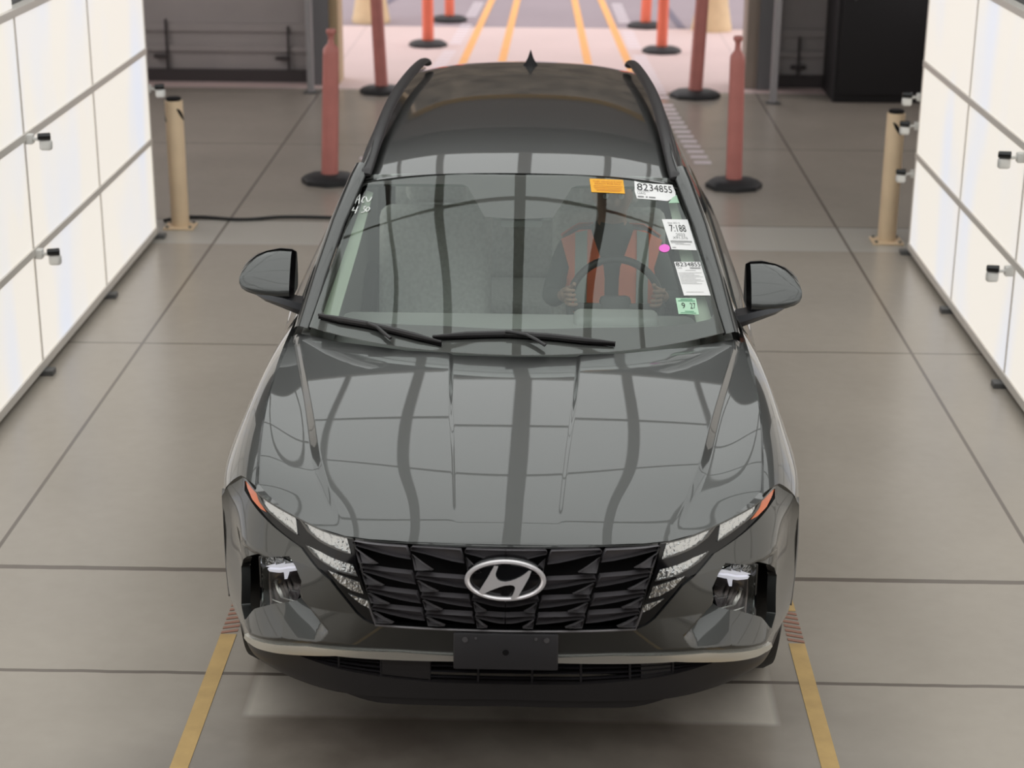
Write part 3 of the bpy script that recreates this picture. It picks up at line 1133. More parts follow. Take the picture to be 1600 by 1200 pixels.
# frame line round the grille foot
lo = [FRONT.P(a, b) for a, b in dens([(-x, y) for x, y in gr[3:]][::1] + [(0.0, gr[-1][1] + 0.01)] + gr[3:][::-1], 0.3, False)]
MB().tube([tuple(p + [0, -0.002, 0]) for p in lo], .004, 6).build('grille_frame', tooth_mat, grille)
for p0, p1 in (((552, 841), (587, 976)),):
    A, B = np.array(F.inv(*p0)), np.array(F.inv(*p1))
    for sg in (1, -1):
        pts = []
        for k in range(9):
            w = A + (B - A) * k / 8
            P = FRONT.P(w[0], w[1]) * [sg, 1, 1]
            pts.append(tuple(P + [0, 0.0, 0]))
        MB().tube(pts, .0055, 6).build('grille_edge', gloss_black, grille)

# ---- running lamps
lamps = {
    'amber': [(381, 737), (387, 748), (398, 763.5), (402, 780), (415, 800), (406, 795), (392.5, 780), (385, 763)],
    'd1': [(400, 766), (420.5, 776), (441, 789), (461, 803), (463.5, 835), (450, 826), (432, 811), (416, 797), (405, 783)],
    'd2': [(467, 809.5), (476, 817), (505, 827), (541, 838), (548, 866), (522, 857.5), (497.5, 845), (480, 830)],
    'd3': [(477, 851), (500, 862), (550, 882.5), (558.5, 901), (536, 896), (511.5, 883), (490.5, 868)],
    'd4': [(512, 891), (535, 901), (561, 910.5), (567, 928.5), (550, 924), (529, 911)],
    'd5': [(543, 928), (558, 934), (573, 939), (580, 952.5), (564, 945)],
}
for k, pl in lamps.items():
    for mr in (True, False):
        pp = [(a, max(b, .06)) for a, b in F.poly(pl, -1)]
        nm = 'turn_signal' if k == 'amber' else 'running_lamp'
        b_ = skin(nm, FRONT, pp, amber if k == 'amber' else drl_mat, car, step=0.04, rim=0.012, off=-0.004, mirror=mr, flip=-1, e=1e-2,
                  label='amber corner lens' if k == 'amber' else None)
        if k in ('d1', 'd2', 'd3'):
            c = np.mean(pp, 0)
            # smoky lower lip of each lamp
            n = len(pp)
            low = [tuple(np.array(q) * 1.0) for q in pp[n // 2:]] + [pp[0]]
            inn = [tuple(c * 0.28 + np.array(q) * 0.72) for q in low[::-1]]
            skin('lamp_lip', FRONT, low + inn, mat('smoky lamp lip', (0.13, 0.125, 0.12), 0.3, 0.6), b_, step=0.06, rim=0.004, off=0.001, mirror=mr, flip=-1, e=1e-2)

# ---- main lamps in the pockets
lamp_px = [(401, 872), (452, 871), (459, 882), (468, 908), (469.5, 929), (462, 934.5), (430, 940), (403, 946)]
for mr in (True, False):
    hous = skin('lamp_pocket', FRONT, [(min(a, 4.95), b) for a, b in F.poly([(372, 880), (388, 864), (456, 864), (467, 884), (476, 908), (476, 936), (463, 942), (398, 956), (382, 974), (372, 950)], -1)], matte_black, car,
                step=0.08, rim=0.01, off=-0.085, mirror=mr, flip=-1, e=1e-2)
    lp = F.poly(lamp_px, -1)
    hl = skin('headlamp', FRONT, lp, lens, car, step=0.06, rim=0.004, off=-0.018, mirror=mr, flip=-1, e=1e-2)
    skin('lamp_bezel', FRONT, F.poly([(398, 870), (454, 868.5), (462, 881), (472, 908), (473, 932), (463, 938), (430, 944), (400, 950)], -1), gloss_black, hl,
         holes=[lp], step=0.06, rim=0.03, off=-0.016, mirror=mr, flip=-1, e=1e-2)
    skin('lamp_back', FRONT, F.poly([(402, 902.0), (466, 902.0), (470, 936.0), (462, 942.0), (430, 948.0), (402, 955.0)], -1), mat('smoked lamp panel', (0.13, 0.11, 0.105), 0.25, 0.5), hl,
         step=0.06, rim=0.002, off=-0.055, mirror=mr, flip=-1, e=1e-2)
    for a0, a1 in ((403, 418), (421, 434), (437, 449)):
        skin('reflector_cell', FRONT, F.poly([(a0, 880.0), (a1, 880.0), (a1 + 3, 891.0), (a0 + 2, 893.0)], -1), reflector, hl, step=0.05, rim=0.02, off=-0.035, mirror=mr, flip=-1, e=1e-2)
    for l in ([(403, 890.0), (430, 895.0), (459, 894.0), (460, 898.0), (430, 900.0), (403, 895.0)], [(406, 899.0), (430, 903.5), (461, 902.0), (461, 906.0), (445, 908.0), (430, 908.5), (410, 904.0)],
              [(438, 908.0), (447, 908.0), (445, 917.0), (440, 917.0)]):
        skin('lamp_shelf', FRONT, F.poly(l, -1), lamp_lit, hl, step=0.05, rim=0.01, off=-0.040, mirror=mr, flip=-1, e=1e-2, label='lit lavender white band of the headlamp')
    for l in ([(411, 928.0), (430, 933.0), (457, 938.0), (457, 940.0), (430, 935.0), (411, 930.0)], [(418, 922.0), (440, 926.0), (459, 928.0), (459, 929.5), (440, 927.5), (418, 923.5)]):
        skin('lamp_rib', FRONT, F.poly(l, -1), silver, hl, step=0.05, rim=0.006, off=-0.048, mirror=mr, flip=-1, e=1e-2)
    for k in range(3):
        skin('pocket_fin', FRONT, [(min(a, 5.0 - .03 * (i in (0, 3))), b) for i, (a, b) in enumerate(F.poly([(379 + 6 * k, 874 - k), (380.5 + 6 * k, 873 - k), (382.5 + 6 * k, 958 - 3 * k), (381 + 6 * k, 958 - 3 * k)], -1))], satin_black, hous,
             step=0.05, rim=0.02, off=-0.05, mirror=mr, flip=-1, e=1e-2)

# ---- lower intake and lip
lg_bot = F.poly([(440, 1016), (469.5, 1026), (529, 1046), (595, 1058), (671, 1066.5), (789, 1070)])
lip = F.poly([(366, 955), (368, 965), (375, 990), (392.5, 1020), (427.5, 1045), (487, 1071), (557, 1086), (655, 1092), (789, 1094)])
intake_half = [(0.0, trim_bot[-1][1] + 0.01)] + trim_bot[::-1][:2] + [(3.4, 4.52)] + lg_bot[1:-1] + [(0.0, lg_bot[-1][1])]
val = [(0.0, trim_bot[-1][1] + 0.02)] + [(a, b + 0.02) for a, b in trim_bot[::-1]] + [(6.2, 5.0), (6.95, 5.2), (6.95, 5.6)] + [(lip[2][0], lip[2][1])] + lip[3:-1] + [(0.0, lip[-1][1])]
skin('bumper_valance', FRONT, refl(val), satin_black, car, holes=[refl(intake_half)], step=0.06, rim=0.03, off=-0.002, flip=-1, e=1e-2)
intake = skin('lower_grille', FRONT, refl([(0.0, 3.9), (3.9, 4.45), (3.2, 4.9), (2.2, 5.2), (0.0, 5.35)]), matte_black, car, step=0.1, rim=0.01, off=-0.06, flip=-1, e=1e-2)
bar_mat = mat('dark intake bar', (0.022, 0.020, 0.023), 0.4)
for k in range(3):
    pts = []
    for a in np.linspace(-3.3, 3.3, 45):
        t0 = np.interp(abs(a), [0, 0.6, 2.3, 3.4], [trim_bot[-1][1], trim_bot[-1][1], 4.10, 4.52])
        t1 = np.interp(abs(a), [q[0] for q in lg_bot[::-1]], [q[1] for q in lg_bot[::-1]])
        b = t0 + (t1 - t0) * (k + 1) / 4 + 0.08
        p = FRONT.P(a, min(b, t1))
        pts.append(tuple(p + [0, 0.018, 0]))
    MB().tube(pts, (.010, .003), 6).build('intake_bar', bar_mat, intake)
for u, v0, v1 in ((529, 1026, 1045), (595, 1030, 1057), (671, 1034, 1065), (747, 1040, 1069)):
    for sg in (1, -1):
        A, B = FRONT.P(*F.inv(u, v0)), FRONT.P(*F.inv(u, v1))
        MB().tube([tuple((A + [0, .012, 0]) * [sg, 1, 1]), tuple((B + [0, .012, 0]) * [sg, 1, 1])], .004, 6).build('intake_divider', bar_mat, intake)
skin('radar_panel', FRONT, F.poly([(596, 1031), (671, 1035), (671, 1064), (596, 1056)]), satin_black, intake, step=0.1, rim=0.02, off=-0.008, flip=-1, mirror=True, e=1e-2, label='flat blank panel in the lower intake')
skin('radar_panel', FRONT, F.poly([(1003, 1040), (1050, 1037), (1050, 1058), (1003, 1063)]), mat('grey intake panel', (0.04, 0.038, 0.04), 0.4), intake, step=0.1, rim=0.02, off=-0.012, flip=-1, e=1e-2)
# chin strip set back under the lip
mb = MB()
G = []
for a in np.linspace(-2.6, 2.6, 40):
    p = FRONT.P(a, float(np.interp(abs(a), [q[0] for q in lip[::-1]], [q[1] for q in lip[::-1]])))
    t_ = float(sstep(2.6, 1.5, abs(a)))
    G.append([p + [0, .015, .01], p + [0, .018, .002 - .014 * t_], p + [0, .022, -.034 * t_], p + [0, .16, -.03 * t_]])
mb.grid(G)
mb.build('chin_strip', satin_black, car)

# ---- licence plate bracket
pb = MB()
tilt = RX(math.radians(-6))
pb.box((0, 0, 0), (.322, .014, .118), tilt, .005, 2)
plate = pb.build('plate_bracket', mat('plate bracket plastic', (0.034, 0.032, 0.035), 0.42), car, 'empty black licence plate bracket with screws')
plate.location = (0.003, -.162, .527)
for x, z, r in ((-.125, .040, .009), (-.092, .045, .004), (.092, .045, .005), (.125, .042, .009), (0.0, .0, .010)):
    m_ = MB().lathe([(r, -.010), (r, -.0085), (r * .5, -.0075)] if z else [(r, -.0085), (r * .2, -.0078)], axis='Y', n=16)
    o = m_.build('screw' if z else 'hole', mat('grey screw', (.10, .095, .10), .4) if z else matte_black, plate)
    o.location = (x, z * 0.1, z)

# ---- emblem
ep = np.array([0.0, -0.122, 0.0])
ec = at_y(791, 905, -0.135)
ec[0] = 0.0
n_e = FRONT.N(0.0, float(F.inv(789, 905)[1]), 1e-2, -1)
n_e = n_e / np.linalg.norm(n_e)
ex = np.array([1.0, 0, 0])
ey = np.cross(n_e, ex)
ey = ey / np.linalg.norm(ey) * (1 if np.cross(n_e, ex)[2] > 0 else -1)


def em(x, y, d):
    return tuple(ec + ex * x + ey * y + n_e * d)


EA, EB = 0.1185, 0.0600
mb = MB()
rings = []
for r, d in ((0.0, .012), (.5, .012), (.9, .010), (1.0, .004), (1.12, .0), (1.14, -.012), (1.10, -.05)):
    rings.append([em(EA * 0.93 * r * math.cos(t) * 1.0, EB * r * math.sin(t) * 1.0 + .002, d) for t in np.linspace(0, 2 * math.pi, 64, endpoint=False)])
mb.grid(rings, close=True)
mb.build('emblem_base', gloss_black, grille)
mb = MB()
sec = [(-.0085, .0), (-.0075, .006), (-.003, .0095), (.002, .0085), (.0045, .003), (.0045, -.004), (-.0085, -.004), (-.0085, 0)]
G = []
for t in np.linspace(0, 2 * math.pi, 96, endpoint=False):
    c, s_ = math.cos(t), math.sin(t)
    row = []
    for dr, dz in sec:
        row.append(em((EA + dr * 1.25) * c, (EB + dr * 0.95) * s_, dz + .013))
    G.append(row)
G.append(G[0])
mb.grid(G)
hp = [(590, 232), (655, 238), (612, 345), (618, 385), (650, 430), (700, 458), (780, 466), (870, 452), (960, 424), (1050, 385), (1120, 345), (1185, 296), (1228, 302),
      (1190, 390), (1100, 530), (1012, 662), (960, 690), (905, 718), (880, 695), (925, 630), (948, 575), (952, 535), (925, 510), (870, 502), (780, 512), (700, 530), (600, 562), (520, 590), (430, 628), (395, 645), (335, 602), (400, 510), (480, 400), (545, 300)]
hq = [((x - 782) / 675 * EA, -(y - 447) / 275 * EB * 0.98) for x, y in hp]
mb.prism([em(x, y, .024) for x, y in hq], tuple(-n_e * .010))
mb.build('emblem', mat('bright satin chrome', (0.92, 0.88, 0.90), 0.34, 0.55), grille, 'chrome oval badge with a slanted letter H', angle=30)

# ---- under the skin: dark bodies so nothing shows through
MB().bx(-.70, .70, .20, 1.10, .40, .80).build('engine_bay', matte_black, car)
MB().bx(-.55, .55, .12, 1.3, .30, .42).build('front_undertray', matte_black, car)
# ---- wheels
def wheel(x, y, side):
    s = side
    w = MB()
    prof = [(.225, -.105), (.30, -.112), (.345, -.100), (.360, -.07), (.362, 0), (.360, .07), (.345, .100), (.30, .112), (.225, .105)]
    w.lathe(prof + prof[:1], (0, 0, 0), 48, 'X', caps=False)
    o = w.build('wheel', rubber, car, 'black tyre on an alloy rim')
    o.location = (x, y, WZ)
    r = MB()
    r.lathe([(.23, -.09), (.232, .09), (.215, .10), (.21, .02), (.05, .03), (.045, .06), (.0, .06)] if s > 0 else [(.0, -.06), (.045, -.06), (.05, -.03), (.21, -.02), (.215, -.10), (.232, -.09), (.23, .09)], (0, 0, 0), 40, 'X')
    r.build('brake_disc', satin_black, o)
    sp = MB()
    for k in range(5):
        a = 2 * math.pi * k / 5
        for da in (-.12, .12):
            sp.box((s * .085, .125 * math.cos(a + da), .125 * math.sin(a + da)), (.02, .19, .028), RX(a + da * .4), .005)
    sp.lathe([(.05, -.01), (.055, .01), (.0, .015)], (s * .085, 0, 0), 20, 'X')
    sp.lathe([(.205, -.012), (.228, -.012), (.228, .014), (.205, .014), (.205, -.012)], (s * .085, 0, 0), 40, 'X', caps=False)
    sp.build('rim', alloy, o)
    return o


for s in (-1, 1):
    wheel(s * .835, WY, s)
    wheel(s * .835, WY2, s)
MB().bx(-.86, .86, 1.25, 3.1, .25, .34).build('floor_pan', matte_black, car)
MB().bx(-.70, .70, 3.1, 4.40, .30, .50).build('rear_undertray', matte_black, car)
for s in (-1, 1):
    MB().bx(s * .68, s * .70, .36, 1.2, .25, .84).build('wheel_well', matte_black, car)
    MB().bx(s * .70, s * .90, 1.24, 1.26, .30, .95).build('wheel_well', matte_black, car)

# rear end
mb = MB()
SEC = [(0, .545, 1.555, 4.42), (1, .60, 1.49, 4.45), (2, .765, 1.12, 4.46), (3, .83, .98, 4.47), (4, .855, .83, 4.48), (5, .86, .60, 4.47), (6, .86, .33, 4.44)]
G = []
for k, x, z, y in SEC:
    G.append([(t * x, y + (.10 if k < 2 else .14) * (1 - t * t) - 0.02 - (.10 if k == 0 else 0), z + (0.05 if k == 0 else 0) * (1 - abs(t) ** 2)) for t in np.linspace(-1, 1, 21)])
mb.grid(G)
mb.build('tailgate', paint, car)
MB().box((0, 4.46, 1.36), (1.05, .02, .24), RX(math.radians(-18)), .01).build('rear_window', doorglass, car)
for s in (-1, 1):
    MB().box((s * .62, 4.53, 1.0), (.34, .06, .07), RZ(-s * .25), .01).build('tail_lamp', mat('red lamp lens', (0.35, 0.01, 0.01), 0.15), car)

# antenna
mb = MB()
rg = []
for t, (w_, l0, l1) in zip((0, .25, .5, .75, 1), ((.042, -.09, .070), (.026, -.055, .062), (.015, -.020, .054), (.008, .008, .048), (.002, .026, .040))):
    rg.append([(0.014 + w_ * math.cos(a), 3.95 + (l0 + l1) / 2 + (l1 - l0) / 2 * math.sin(a), 1.652 + .075 * t) for a in np.linspace(0, 2 * math.pi, 16, endpoint=False)])
mb.grid(rg, close=True)
mb.build('roof_antenna', matte_black, car)

# ---- mirrors
for s, dz, dx in ((-1, 0.005, 0.0), (1, -0.022, 0.018)):
    st = [(.868, .070, .050, 1.212), (.885, .078, .064, 1.212), (.93, .080, .070, 1.213), (.98, .072, .070, 1.212), (1.02, .060, .063, 1.210), (1.05, .044, .050, 1.206), (1.07, .026, .034, 1.203), (1.078, .006, .010, 1.202)]
    st = [(x + dx, h, d, z + dz) for x, h, d, z in st]
    G, H = [], []
    for x, h, d, z in st:
        ff, hh2 = [], []
        for a in np.linspace(-math.pi / 2, math.pi / 2, 17):
            sa = math.copysign(abs(math.sin(a)) ** .8, math.sin(a))
            zz = z + h * sa - .012 * (x - .87) / .2 * (1 if a < 0 else 0)
            ff.append((s * x, 1.585 - d * .55 * max(0, math.cos(a)) ** .8 + (sa + 1) * .5 * h * 1.4 - .02, zz))
        G.append(ff)
        for a in np.linspace(-math.pi / 2, math.pi / 2, 17):
            sa = math.copysign(abs(math.sin(a)) ** .7, math.sin(a))
            hh2.append((s * x, 1.665 + .030 * math.cos(a), z + (h + .005) * sa))
        H.append(hh2)
    H2 = []
    for g, h_ in zip(G, H):
        z0 = (g[0][2] + g[-1][2]) / 2
        ring = [(g[0][0], g[0][1] + .004, z0 + (g[0][2] - z0) * 1.05)] + h_ + [(g[-1][0], g[-1][1] + .004, z0 + (g[-1][2] - z0) * 1.05)]
        H2.append(ring)
    mb = MB()
    V = mb.grid(H2)
    mb.bm.faces.new(V[0])
    mir = mb.build('wing_mirror', satin_black, car, angle=50)
    mb = MB()
    G2 = [[(x, y, z) for x, y, z in g] for g in G[1:]]
    V = mb.grid(G2)
    mb.bm.faces.new(V[0][::-1])
    mb.build('mirror_cap', paint, mir, angle=45)
    mb = MB()
    mb.quad(*[(s * (x + dx), 1.70, z + dz) for x, z in ((.885, 1.15), (1.04, 1.16), (1.05, 1.25), (.885, 1.275))])
    mb.build('mirror_glass', chrome, mir)
    # arm and lower shell
    mb = MB()
    rows = []
    for x, y0, y1, z0, z1 in ((.80, 1.56, 1.66, 1.045, 1.10), (.86, 1.55, 1.64, 1.065, 1.115), (.91, 1.545, 1.63, 1.088, 1.132), (.98, 1.55, 1.63, 1.115, 1.145), (1.04, 1.565, 1.625, 1.150, 1.165), (1.065, 1.58, 1.61, 1.175, 1.18)):
        x += dx
        z0 += dz
        z1 += dz
        rows.append([(s * x, y0, z1), (s * x, y0 - .008, (z0 + z1) / 2), (s * x, y0 + .01, z0), (s * x, y1, z0), (s * x, y1, z1)])
    mb.grid(rows, close=True)
    mb.build('mirror_foot', mat('dark grey mirror foot', (0.05, 0.05, 0.055), 0.3, 0.3), mir, angle=50)

# ---- wipers
def wpt(u, v, off):
    p = WIND.inv(u, v)
    return tuple(WIND.P(*p) * [-1 if u < 797 else 1, 1, 1] + np.array([0, -0.6, 0.8]) * off)


for blade, arm in (([(498, 496), (530, 503), (575, 511), (610, 519), (650, 529), (690, 539)], [(611, 536), (600, 527), (590, 518), (575, 512)]),
                   ([(676, 530), (730, 527), (790, 525.5), (860, 530), (910, 535.5), (961, 540)], [(852, 547), (838, 538), (822, 530), (800, 526)])):
    mb = MB()
    mb.tube([wpt(u, v, .018) for u, v in blade], [(.004, .005)] + [(.011, .012)] * 4 + [(.004, .005)], 8)
    wb = mb.build('wiper', satin_black, car)
    MB().tube([wpt(u, v, .030) for u, v in arm] + [wpt(*blade[2], .032)], (.008, .006), 8).build('wiper_arm', satin_black, wb)
    MB().tube([wpt(u, v, .002) for u, v in blade], (.003, .016), 6).build('wiper_rubber', matte_black, wb)

# ---- cabin
MB().box((0, 1.52, .90), (1.44, .64, .20), RX(math.radians(2)), .05, 3).build('dashboard', interior_black, car)
MB().box((.39, 1.74, 1.0), (.34, .16, .07), None, .03, 3).build('instrument_hood', interior_black, car)
sw = MB()
ring = []
for t in np.linspace(0, 2 * math.pi, 41):
    ring.append((.188 * math.cos(t), 0, .188 * math.sin(t)))
sw.tube(ring, .016, 10, caps=False)
sw.box((0, .02, -.02), (.13, .05, .12), None, .02, 2)
for x_ in (-1, 1):
    sw.box((x_ * .115, .01, -.01), (.13, .02, .035), None, .008)
sw.box((0, .01, -.12), (.04, .02, .13), None, .008)
swo = sw.build('steering_wheel', mat('dark wheel leather', (0.035, 0.037, 0.036), 0.5), car)
swo.location = (.393, 1.93, 1.012)
swo.rotation_euler = (math.radians(-24), 0, 0)


def seat(x, y):
    b = MB()
    b.box((x, y - .02, .60), (.52, .52, .16), RX(.10), .06, 3)
    o = b.build('seat', seat_fab, car)
    b = MB()
    b.box((x, y + .32, .94), (.50, .13, .62), RX(-.26), .055, 3)
    b.build('seat_backrest', seat_fab, o)
    b = MB()
    b.box((x, y + .43, 1.34), (.27, .10, .19), RX(-.2), .045, 3)
    b.build('headrest', seat_fab, o)
    return o


seat(.385, 2.28)
seat(-.385, 2.28)
b = MB()
b.box((0, 3.3, .60), (1.30, .52, .16), None, .06, 3)
b.box((0, 3.62, .95), (1.30, .14, .62), RX(-.3), .05, 3)
b.build('rear_seat', seat_fab, car)
skin('headliner', ROOF, [(1.90, -2.85), (4.2, -2.85), (4.2, 2.85), (1.90, 2.85)], headliner, car, step=0.1, sy=0.2, rim=0.0, off=-0.035, flip=-1)
MB().bx(-.80, .80, 1.3, 4.3, .34, .37).build('cabin_carpet', interior_black, car)
for s in (-1, 1):
    MB().bx(s * .79, s * .83, 1.45, 4.2, .36, 1.03, .01).build('door_lining', interior_black, car)
for s in (1, -1):
    skin('pillar_lining', WIND, [(s * a, b) for a, b in ((2.93, .12), (2.55, .10), (2.42, .35), (2.52, 1.6), (2.66, 2.80), (2.93, 2.85))], mat('pale green grey pillar trim', (0.62, 0.70, 0.58), 0.8), car,
         step=.15, rim=.004, off=-.05, flip=1)
# sensor housing and inner mirror behind the glass
hp_ = WIND.poly([(752, 336), (731, 300), (728, 290), (868, 290), (864, 300), (842, 338)], 1)
MB().box((.01, 1.80, 1.44), (.17, .16, .05), RX(math.radians(38)), .015).build('sensor_housing', interior_black, car)
MB().box((.01, 1.90, 1.40), (.24, .02, .065), RX(math.radians(-8)), .012).build('rear_view_mirror', interior_black, car)
for s in (-1, 1):
    MB().box((s * .32, 1.995, 1.51), (.40, .13, .018), RX(math.radians(8)), .006).build('sun_visor', headliner, car)

# ---- stickers on the windshield
def quad_map(px):
    q = [np.array(WIND.inv(u, v, 1 if u > 797 else -1)) * [1 if u > 797 else -1, 1] for u, v in px]      # TL TR BR BL

    def f(a, b):
        a, b = np.broadcast_arrays(a, b)
        a_, b_ = a[..., None], b[..., None]
        w = (q[0] * (1 - a_) + q[1] * a_) * (1 - b_) + (q[3] * (1 - a_) + q[2] * a_) * b_
        return WIND.P(w[..., 0], w[..., 1])
    return Surf(f)


ink = mat('black ink', (0.02, 0.02, 0.02), 0.6)
ink_grey = mat('grey ink', (0.25, 0.25, 0.25), 0.6)
paper = mat('white paper', (0.93, 0.92, 0.92), 0.6)


def sticker(px, m, label, name='windshield_sticker', poly=((0, 0), (1, 0), (1, 1), (0, 1))):
    S = quad_map(px)
    o = skin(name, S, list(poly), m, wind, step=0.25, rim=0.0008, off=0.0018, flip=-1, label=label, e=1e-3)
    return S, o


def text_on(S, par, s, x0, y0, x1, y1, m=None, name='printed_text', off=0.0030, narrow=None):
    """text stretched to the box x0..x1, y0..y1 of the sticker (0..1, down)"""
    cu = bpy.data.curves.new('t', 'FONT')
    cu.body = s
    cu.resolution_u = 3
    ob = bpy.data.objects.new('t', cu)
    COL.objects.link(ob)
    dg = bpy.context.evaluated_depsgraph_get()
    me = bpy.data.meshes.new_from_object(ob.evaluated_get(dg))
    bpy.data.objects.remove(ob)
    bpy.data.curves.remove(cu)
    co = np.array([v.co[:] for v in me.vertices])
    mn, mx = co.min(0), co.max(0)
    a = x0 + (co[:, 0] - mn[0]) / (mx[0] - mn[0]) * (x1 - x0)
    b_ = y1 - (co[:, 1] - mn[1]) / (mx[1] - mn[1]) * (y1 - y0)
    P = S.P(a, b_) + S.N(a, b_, 1e-3, -1) * off
    me.vertices.foreach_set('co', P.ravel())
    me.name = name
    me.materials.clear()
    me.update()
    return link(name, me, m or ink, par)


def bars_on(S, par, boxes, m, off=0.0030, name='printed_lines'):
    mb = MB()
    for x0, y0, x1, y1 in boxes:
        n = 4
        G = []
        for b_ in (y0, y1):
            aa = np.linspace(x0, x1, n)
            G.append(S.P(aa, np.full(n, b_)) + S.N(aa, np.full(n, b_), 1e-3, -1) * off)
        mb.grid(G)
    return mb.build(name, m, par, recalc=False)


S, o = sticker([(921, 279.5), (973.5, 281.5), (976.5, 303), (924, 300.5)], mat('orange sticker', (0.95, 0.46, 0.02), 0.5), 'orange notice sticker with two lines of print')
oi = mat('dark orange ink', (0.62, 0.20, 0.02), 0.5)
text_on(S, o, 'THIS VEHICLE IS NOT', .07, .14, .95, .26, oi)
text_on(S, o, 'READY FOR SALE', .12, .30, .88, .43, oi)
bars_on(S, o, [(.08, .52, .94, .55), (.08, .64, .90, .67), (.10, .76, .90, .79), (.14, .86, .84, .89)], oi)

S, o = sticker([(991, 283), (1053, 289.5), (1058, 316), (993.5, 311)], paper, 'white curling sticker with the number 8234855 at the top of the glass',
               poly=((0, 0), (.15, .10), (.95, .0), (1, .45), (.99, .62), (.85, .85), (.72, 1.0), (0.02, .98), (-.01, .6)))
text_on(S, o, '8234855', .04, .13, .90, .52)
text_on(S, o, 'UAG', .04, .62, .20, .74, ink_grey)
bars_on(S, o, [(.04, .84, .16, .91), (.20, .84, .24, .91), (.27, .84, .42, .91), (.03, .56, .30, .575)], ink_grey)
S2, o2 = sticker([(1040, 309), (1057, 305), (1061, 317.5), (1043, 319)], mat('green sticker', (0.45, 0.68, 0.50), 0.5), 'small green corner of paper under the curling sticker', poly=((.55, .2), (1, 0), (1, 1), (.1, .9)))

S, o = sticker([(1034, 343), (1074, 343.5), (1088.5, 391.5), (1049, 390)], paper, 'white sticker printed 7:188')
text_on(S, o, 'Date 2023 12', .17, .10, .62, .155, ink_grey)
text_on(S, o, '7:188', .17, .19, .80, .42)
text_on(S, o, '2023', .33, .47, .68, .56, ink_grey)
text_on(S, o, 'X91,576', .18, .58, .76, .67, ink_grey)
bars_on(S, o, [(.06 + .022 * k, .71, .06 + .022 * k + .012, .77) for k in range(38)], ink_grey)
bars_on(S, o, [(.06, .79, .55, .80), (.2, .83, .8, .84), (.05, .93, .18, .95)], ink_grey)
S, o = sticker([(1053, 409.5), (1093.5, 409.5), (1110, 462), (1068.5, 462)], paper, 'white printed sheet headed 8234855')
text_on(S, o, '8234855', .03, .02, .97, .14)
text_on(S, o, 'UAG', .05, .17, .2, .21, ink_grey)
bars_on(S, o, [(.5 + .02 * k, .165, .5 + .02 * k + .012, .215) for k in range(22)], ink_grey)
bars_on(S, o, [(.3, .255, .7, .265)] + [(.04, .33 + .04 * k, (.92, .6, .8)[k % 3], .338 + .04 * k) for k in range(9)] + [(.1, .90, .75, .908)], ink_grey)
S, o = sticker([(1055.5, 466), (1087, 466.5), (1092, 492), (1060, 491)], mat('pale green sticker', (0.50, 0.76, 0.56), 0.5), 'pale green square sticker printed 9 and 27')
text_on(S, o, '9', .20, .30, .36, .66)
text_on(S, o, '27', .60, .30, .90, .66)
bars_on(S, o, [(.2, .05, .8, .12), (.08, .15, .92, .21), (.3, .80, .75, .86), (.1, .90, .85, .95)], mat('green ink', (0.2, 0.42, 0.28), 0.6))
S, o = sticker([(1029.5, 382), (1046.5, 382), (1046.5, 394.5), (1029.5, 394.5)], mat('pink dot', (0.95, 0.18, 0.72), 0.5, emit=(0, 0, 0)), 'round bright pink sticker',
               poly=[(.5 + .5 * math.cos(t), .5 + .5 * math.sin(t)) for t in np.linspace(0, 2 * math.pi, 20, endpoint=False)])
# chalk marks
mb = MB()
for st_ in ([(200, 780), (240, 665), (297, 600), (288, 700), (275, 790)], [(215, 715), (290, 690)], [(400, 640), (358, 680), (337, 740), (352, 765), (385, 748)],
            [(425, 645), (440, 700), (455, 742), (482, 745), (520, 700), (545, 652)], [(172, 862), (132, 932), (180, 925), (240, 932)], [(257, 850), (225, 920), (200, 990)],
            [(372, 850), (420, 840), (372, 888), (415, 915), (385, 962), (320, 975)], [(450, 868), (490, 862), (505, 890), (472, 935), (432, 955), (425, 905), (450, 868)]):
    mb.tube([wpt(540 + x / 13.33, 260 + y / 13.33, .003) for x, y in st_], .0026, 5)
mb.build('chalk_writing', mat('white glass marker', (0.9, 0.92, 0.9), 0.6), wind, 'white handwriting on the glass')
# ================================================================ things round the car
post_shaded = mat('shaded orange post plastic', (0.56, 0.205, 0.18), 0.5, noise=0.08, nscale=6)  # orange plastic of the indoor posts, with the shade put into its colour
post_daylit = mat('daylit orange post plastic', (0.95, 0.22, 0.13), 0.5)  # same orange plastic outside, with the daylight put into its colour
base_mat = mat('black rubber base', (0.022, 0.022, 0.024), 0.6)
tan_mat = mat('tan painted steel', (0.70, 0.53, 0.35), 0.5, noise=0.06, nscale=5)


def post(x, y, m, label, lean=(0, 0), h=1.04, r=.062, br=.215, full=True):
    t = thing('delineator_post', label, 'traffic post', (x, y, 0), 'orange posts lining the lane')
    b = MB().lathe([(br, 0), (br, .034), (br * .84, .060), (br * .35, .074), (.0, .074)], n=8, ry=.92)
    b.build('rubber_base', base_mat, t)
    mb = MB()
    L = lambda z: (lean[0] * z, lean[1] * z, z)
    n = 20
    rings = []
    for rr, z in ((r * 1.02, .066), (r, .10), (r * .98, .5), (r * .93, h - .10), (r * .92, h - .06), (r * .90, h - .03), (r * .62, h - .005), (r * .40, h + .012), (r * .34, h + .05), (r * .36, h + .075), (r * .56, h + .09), (r * .60, h + .105), (r * .5, h + .12), (.001, h + .125)):
        c = L(z)
        rings.append([(c[0] + rr * math.cos(a), c[1] + rr * math.sin(a), c[2]) for a in np.linspace(0, 2 * math.pi, n, endpoint=False)])
    mb.grid(rings, close=True)
    mb.build('post_tube', m, t)
    return t


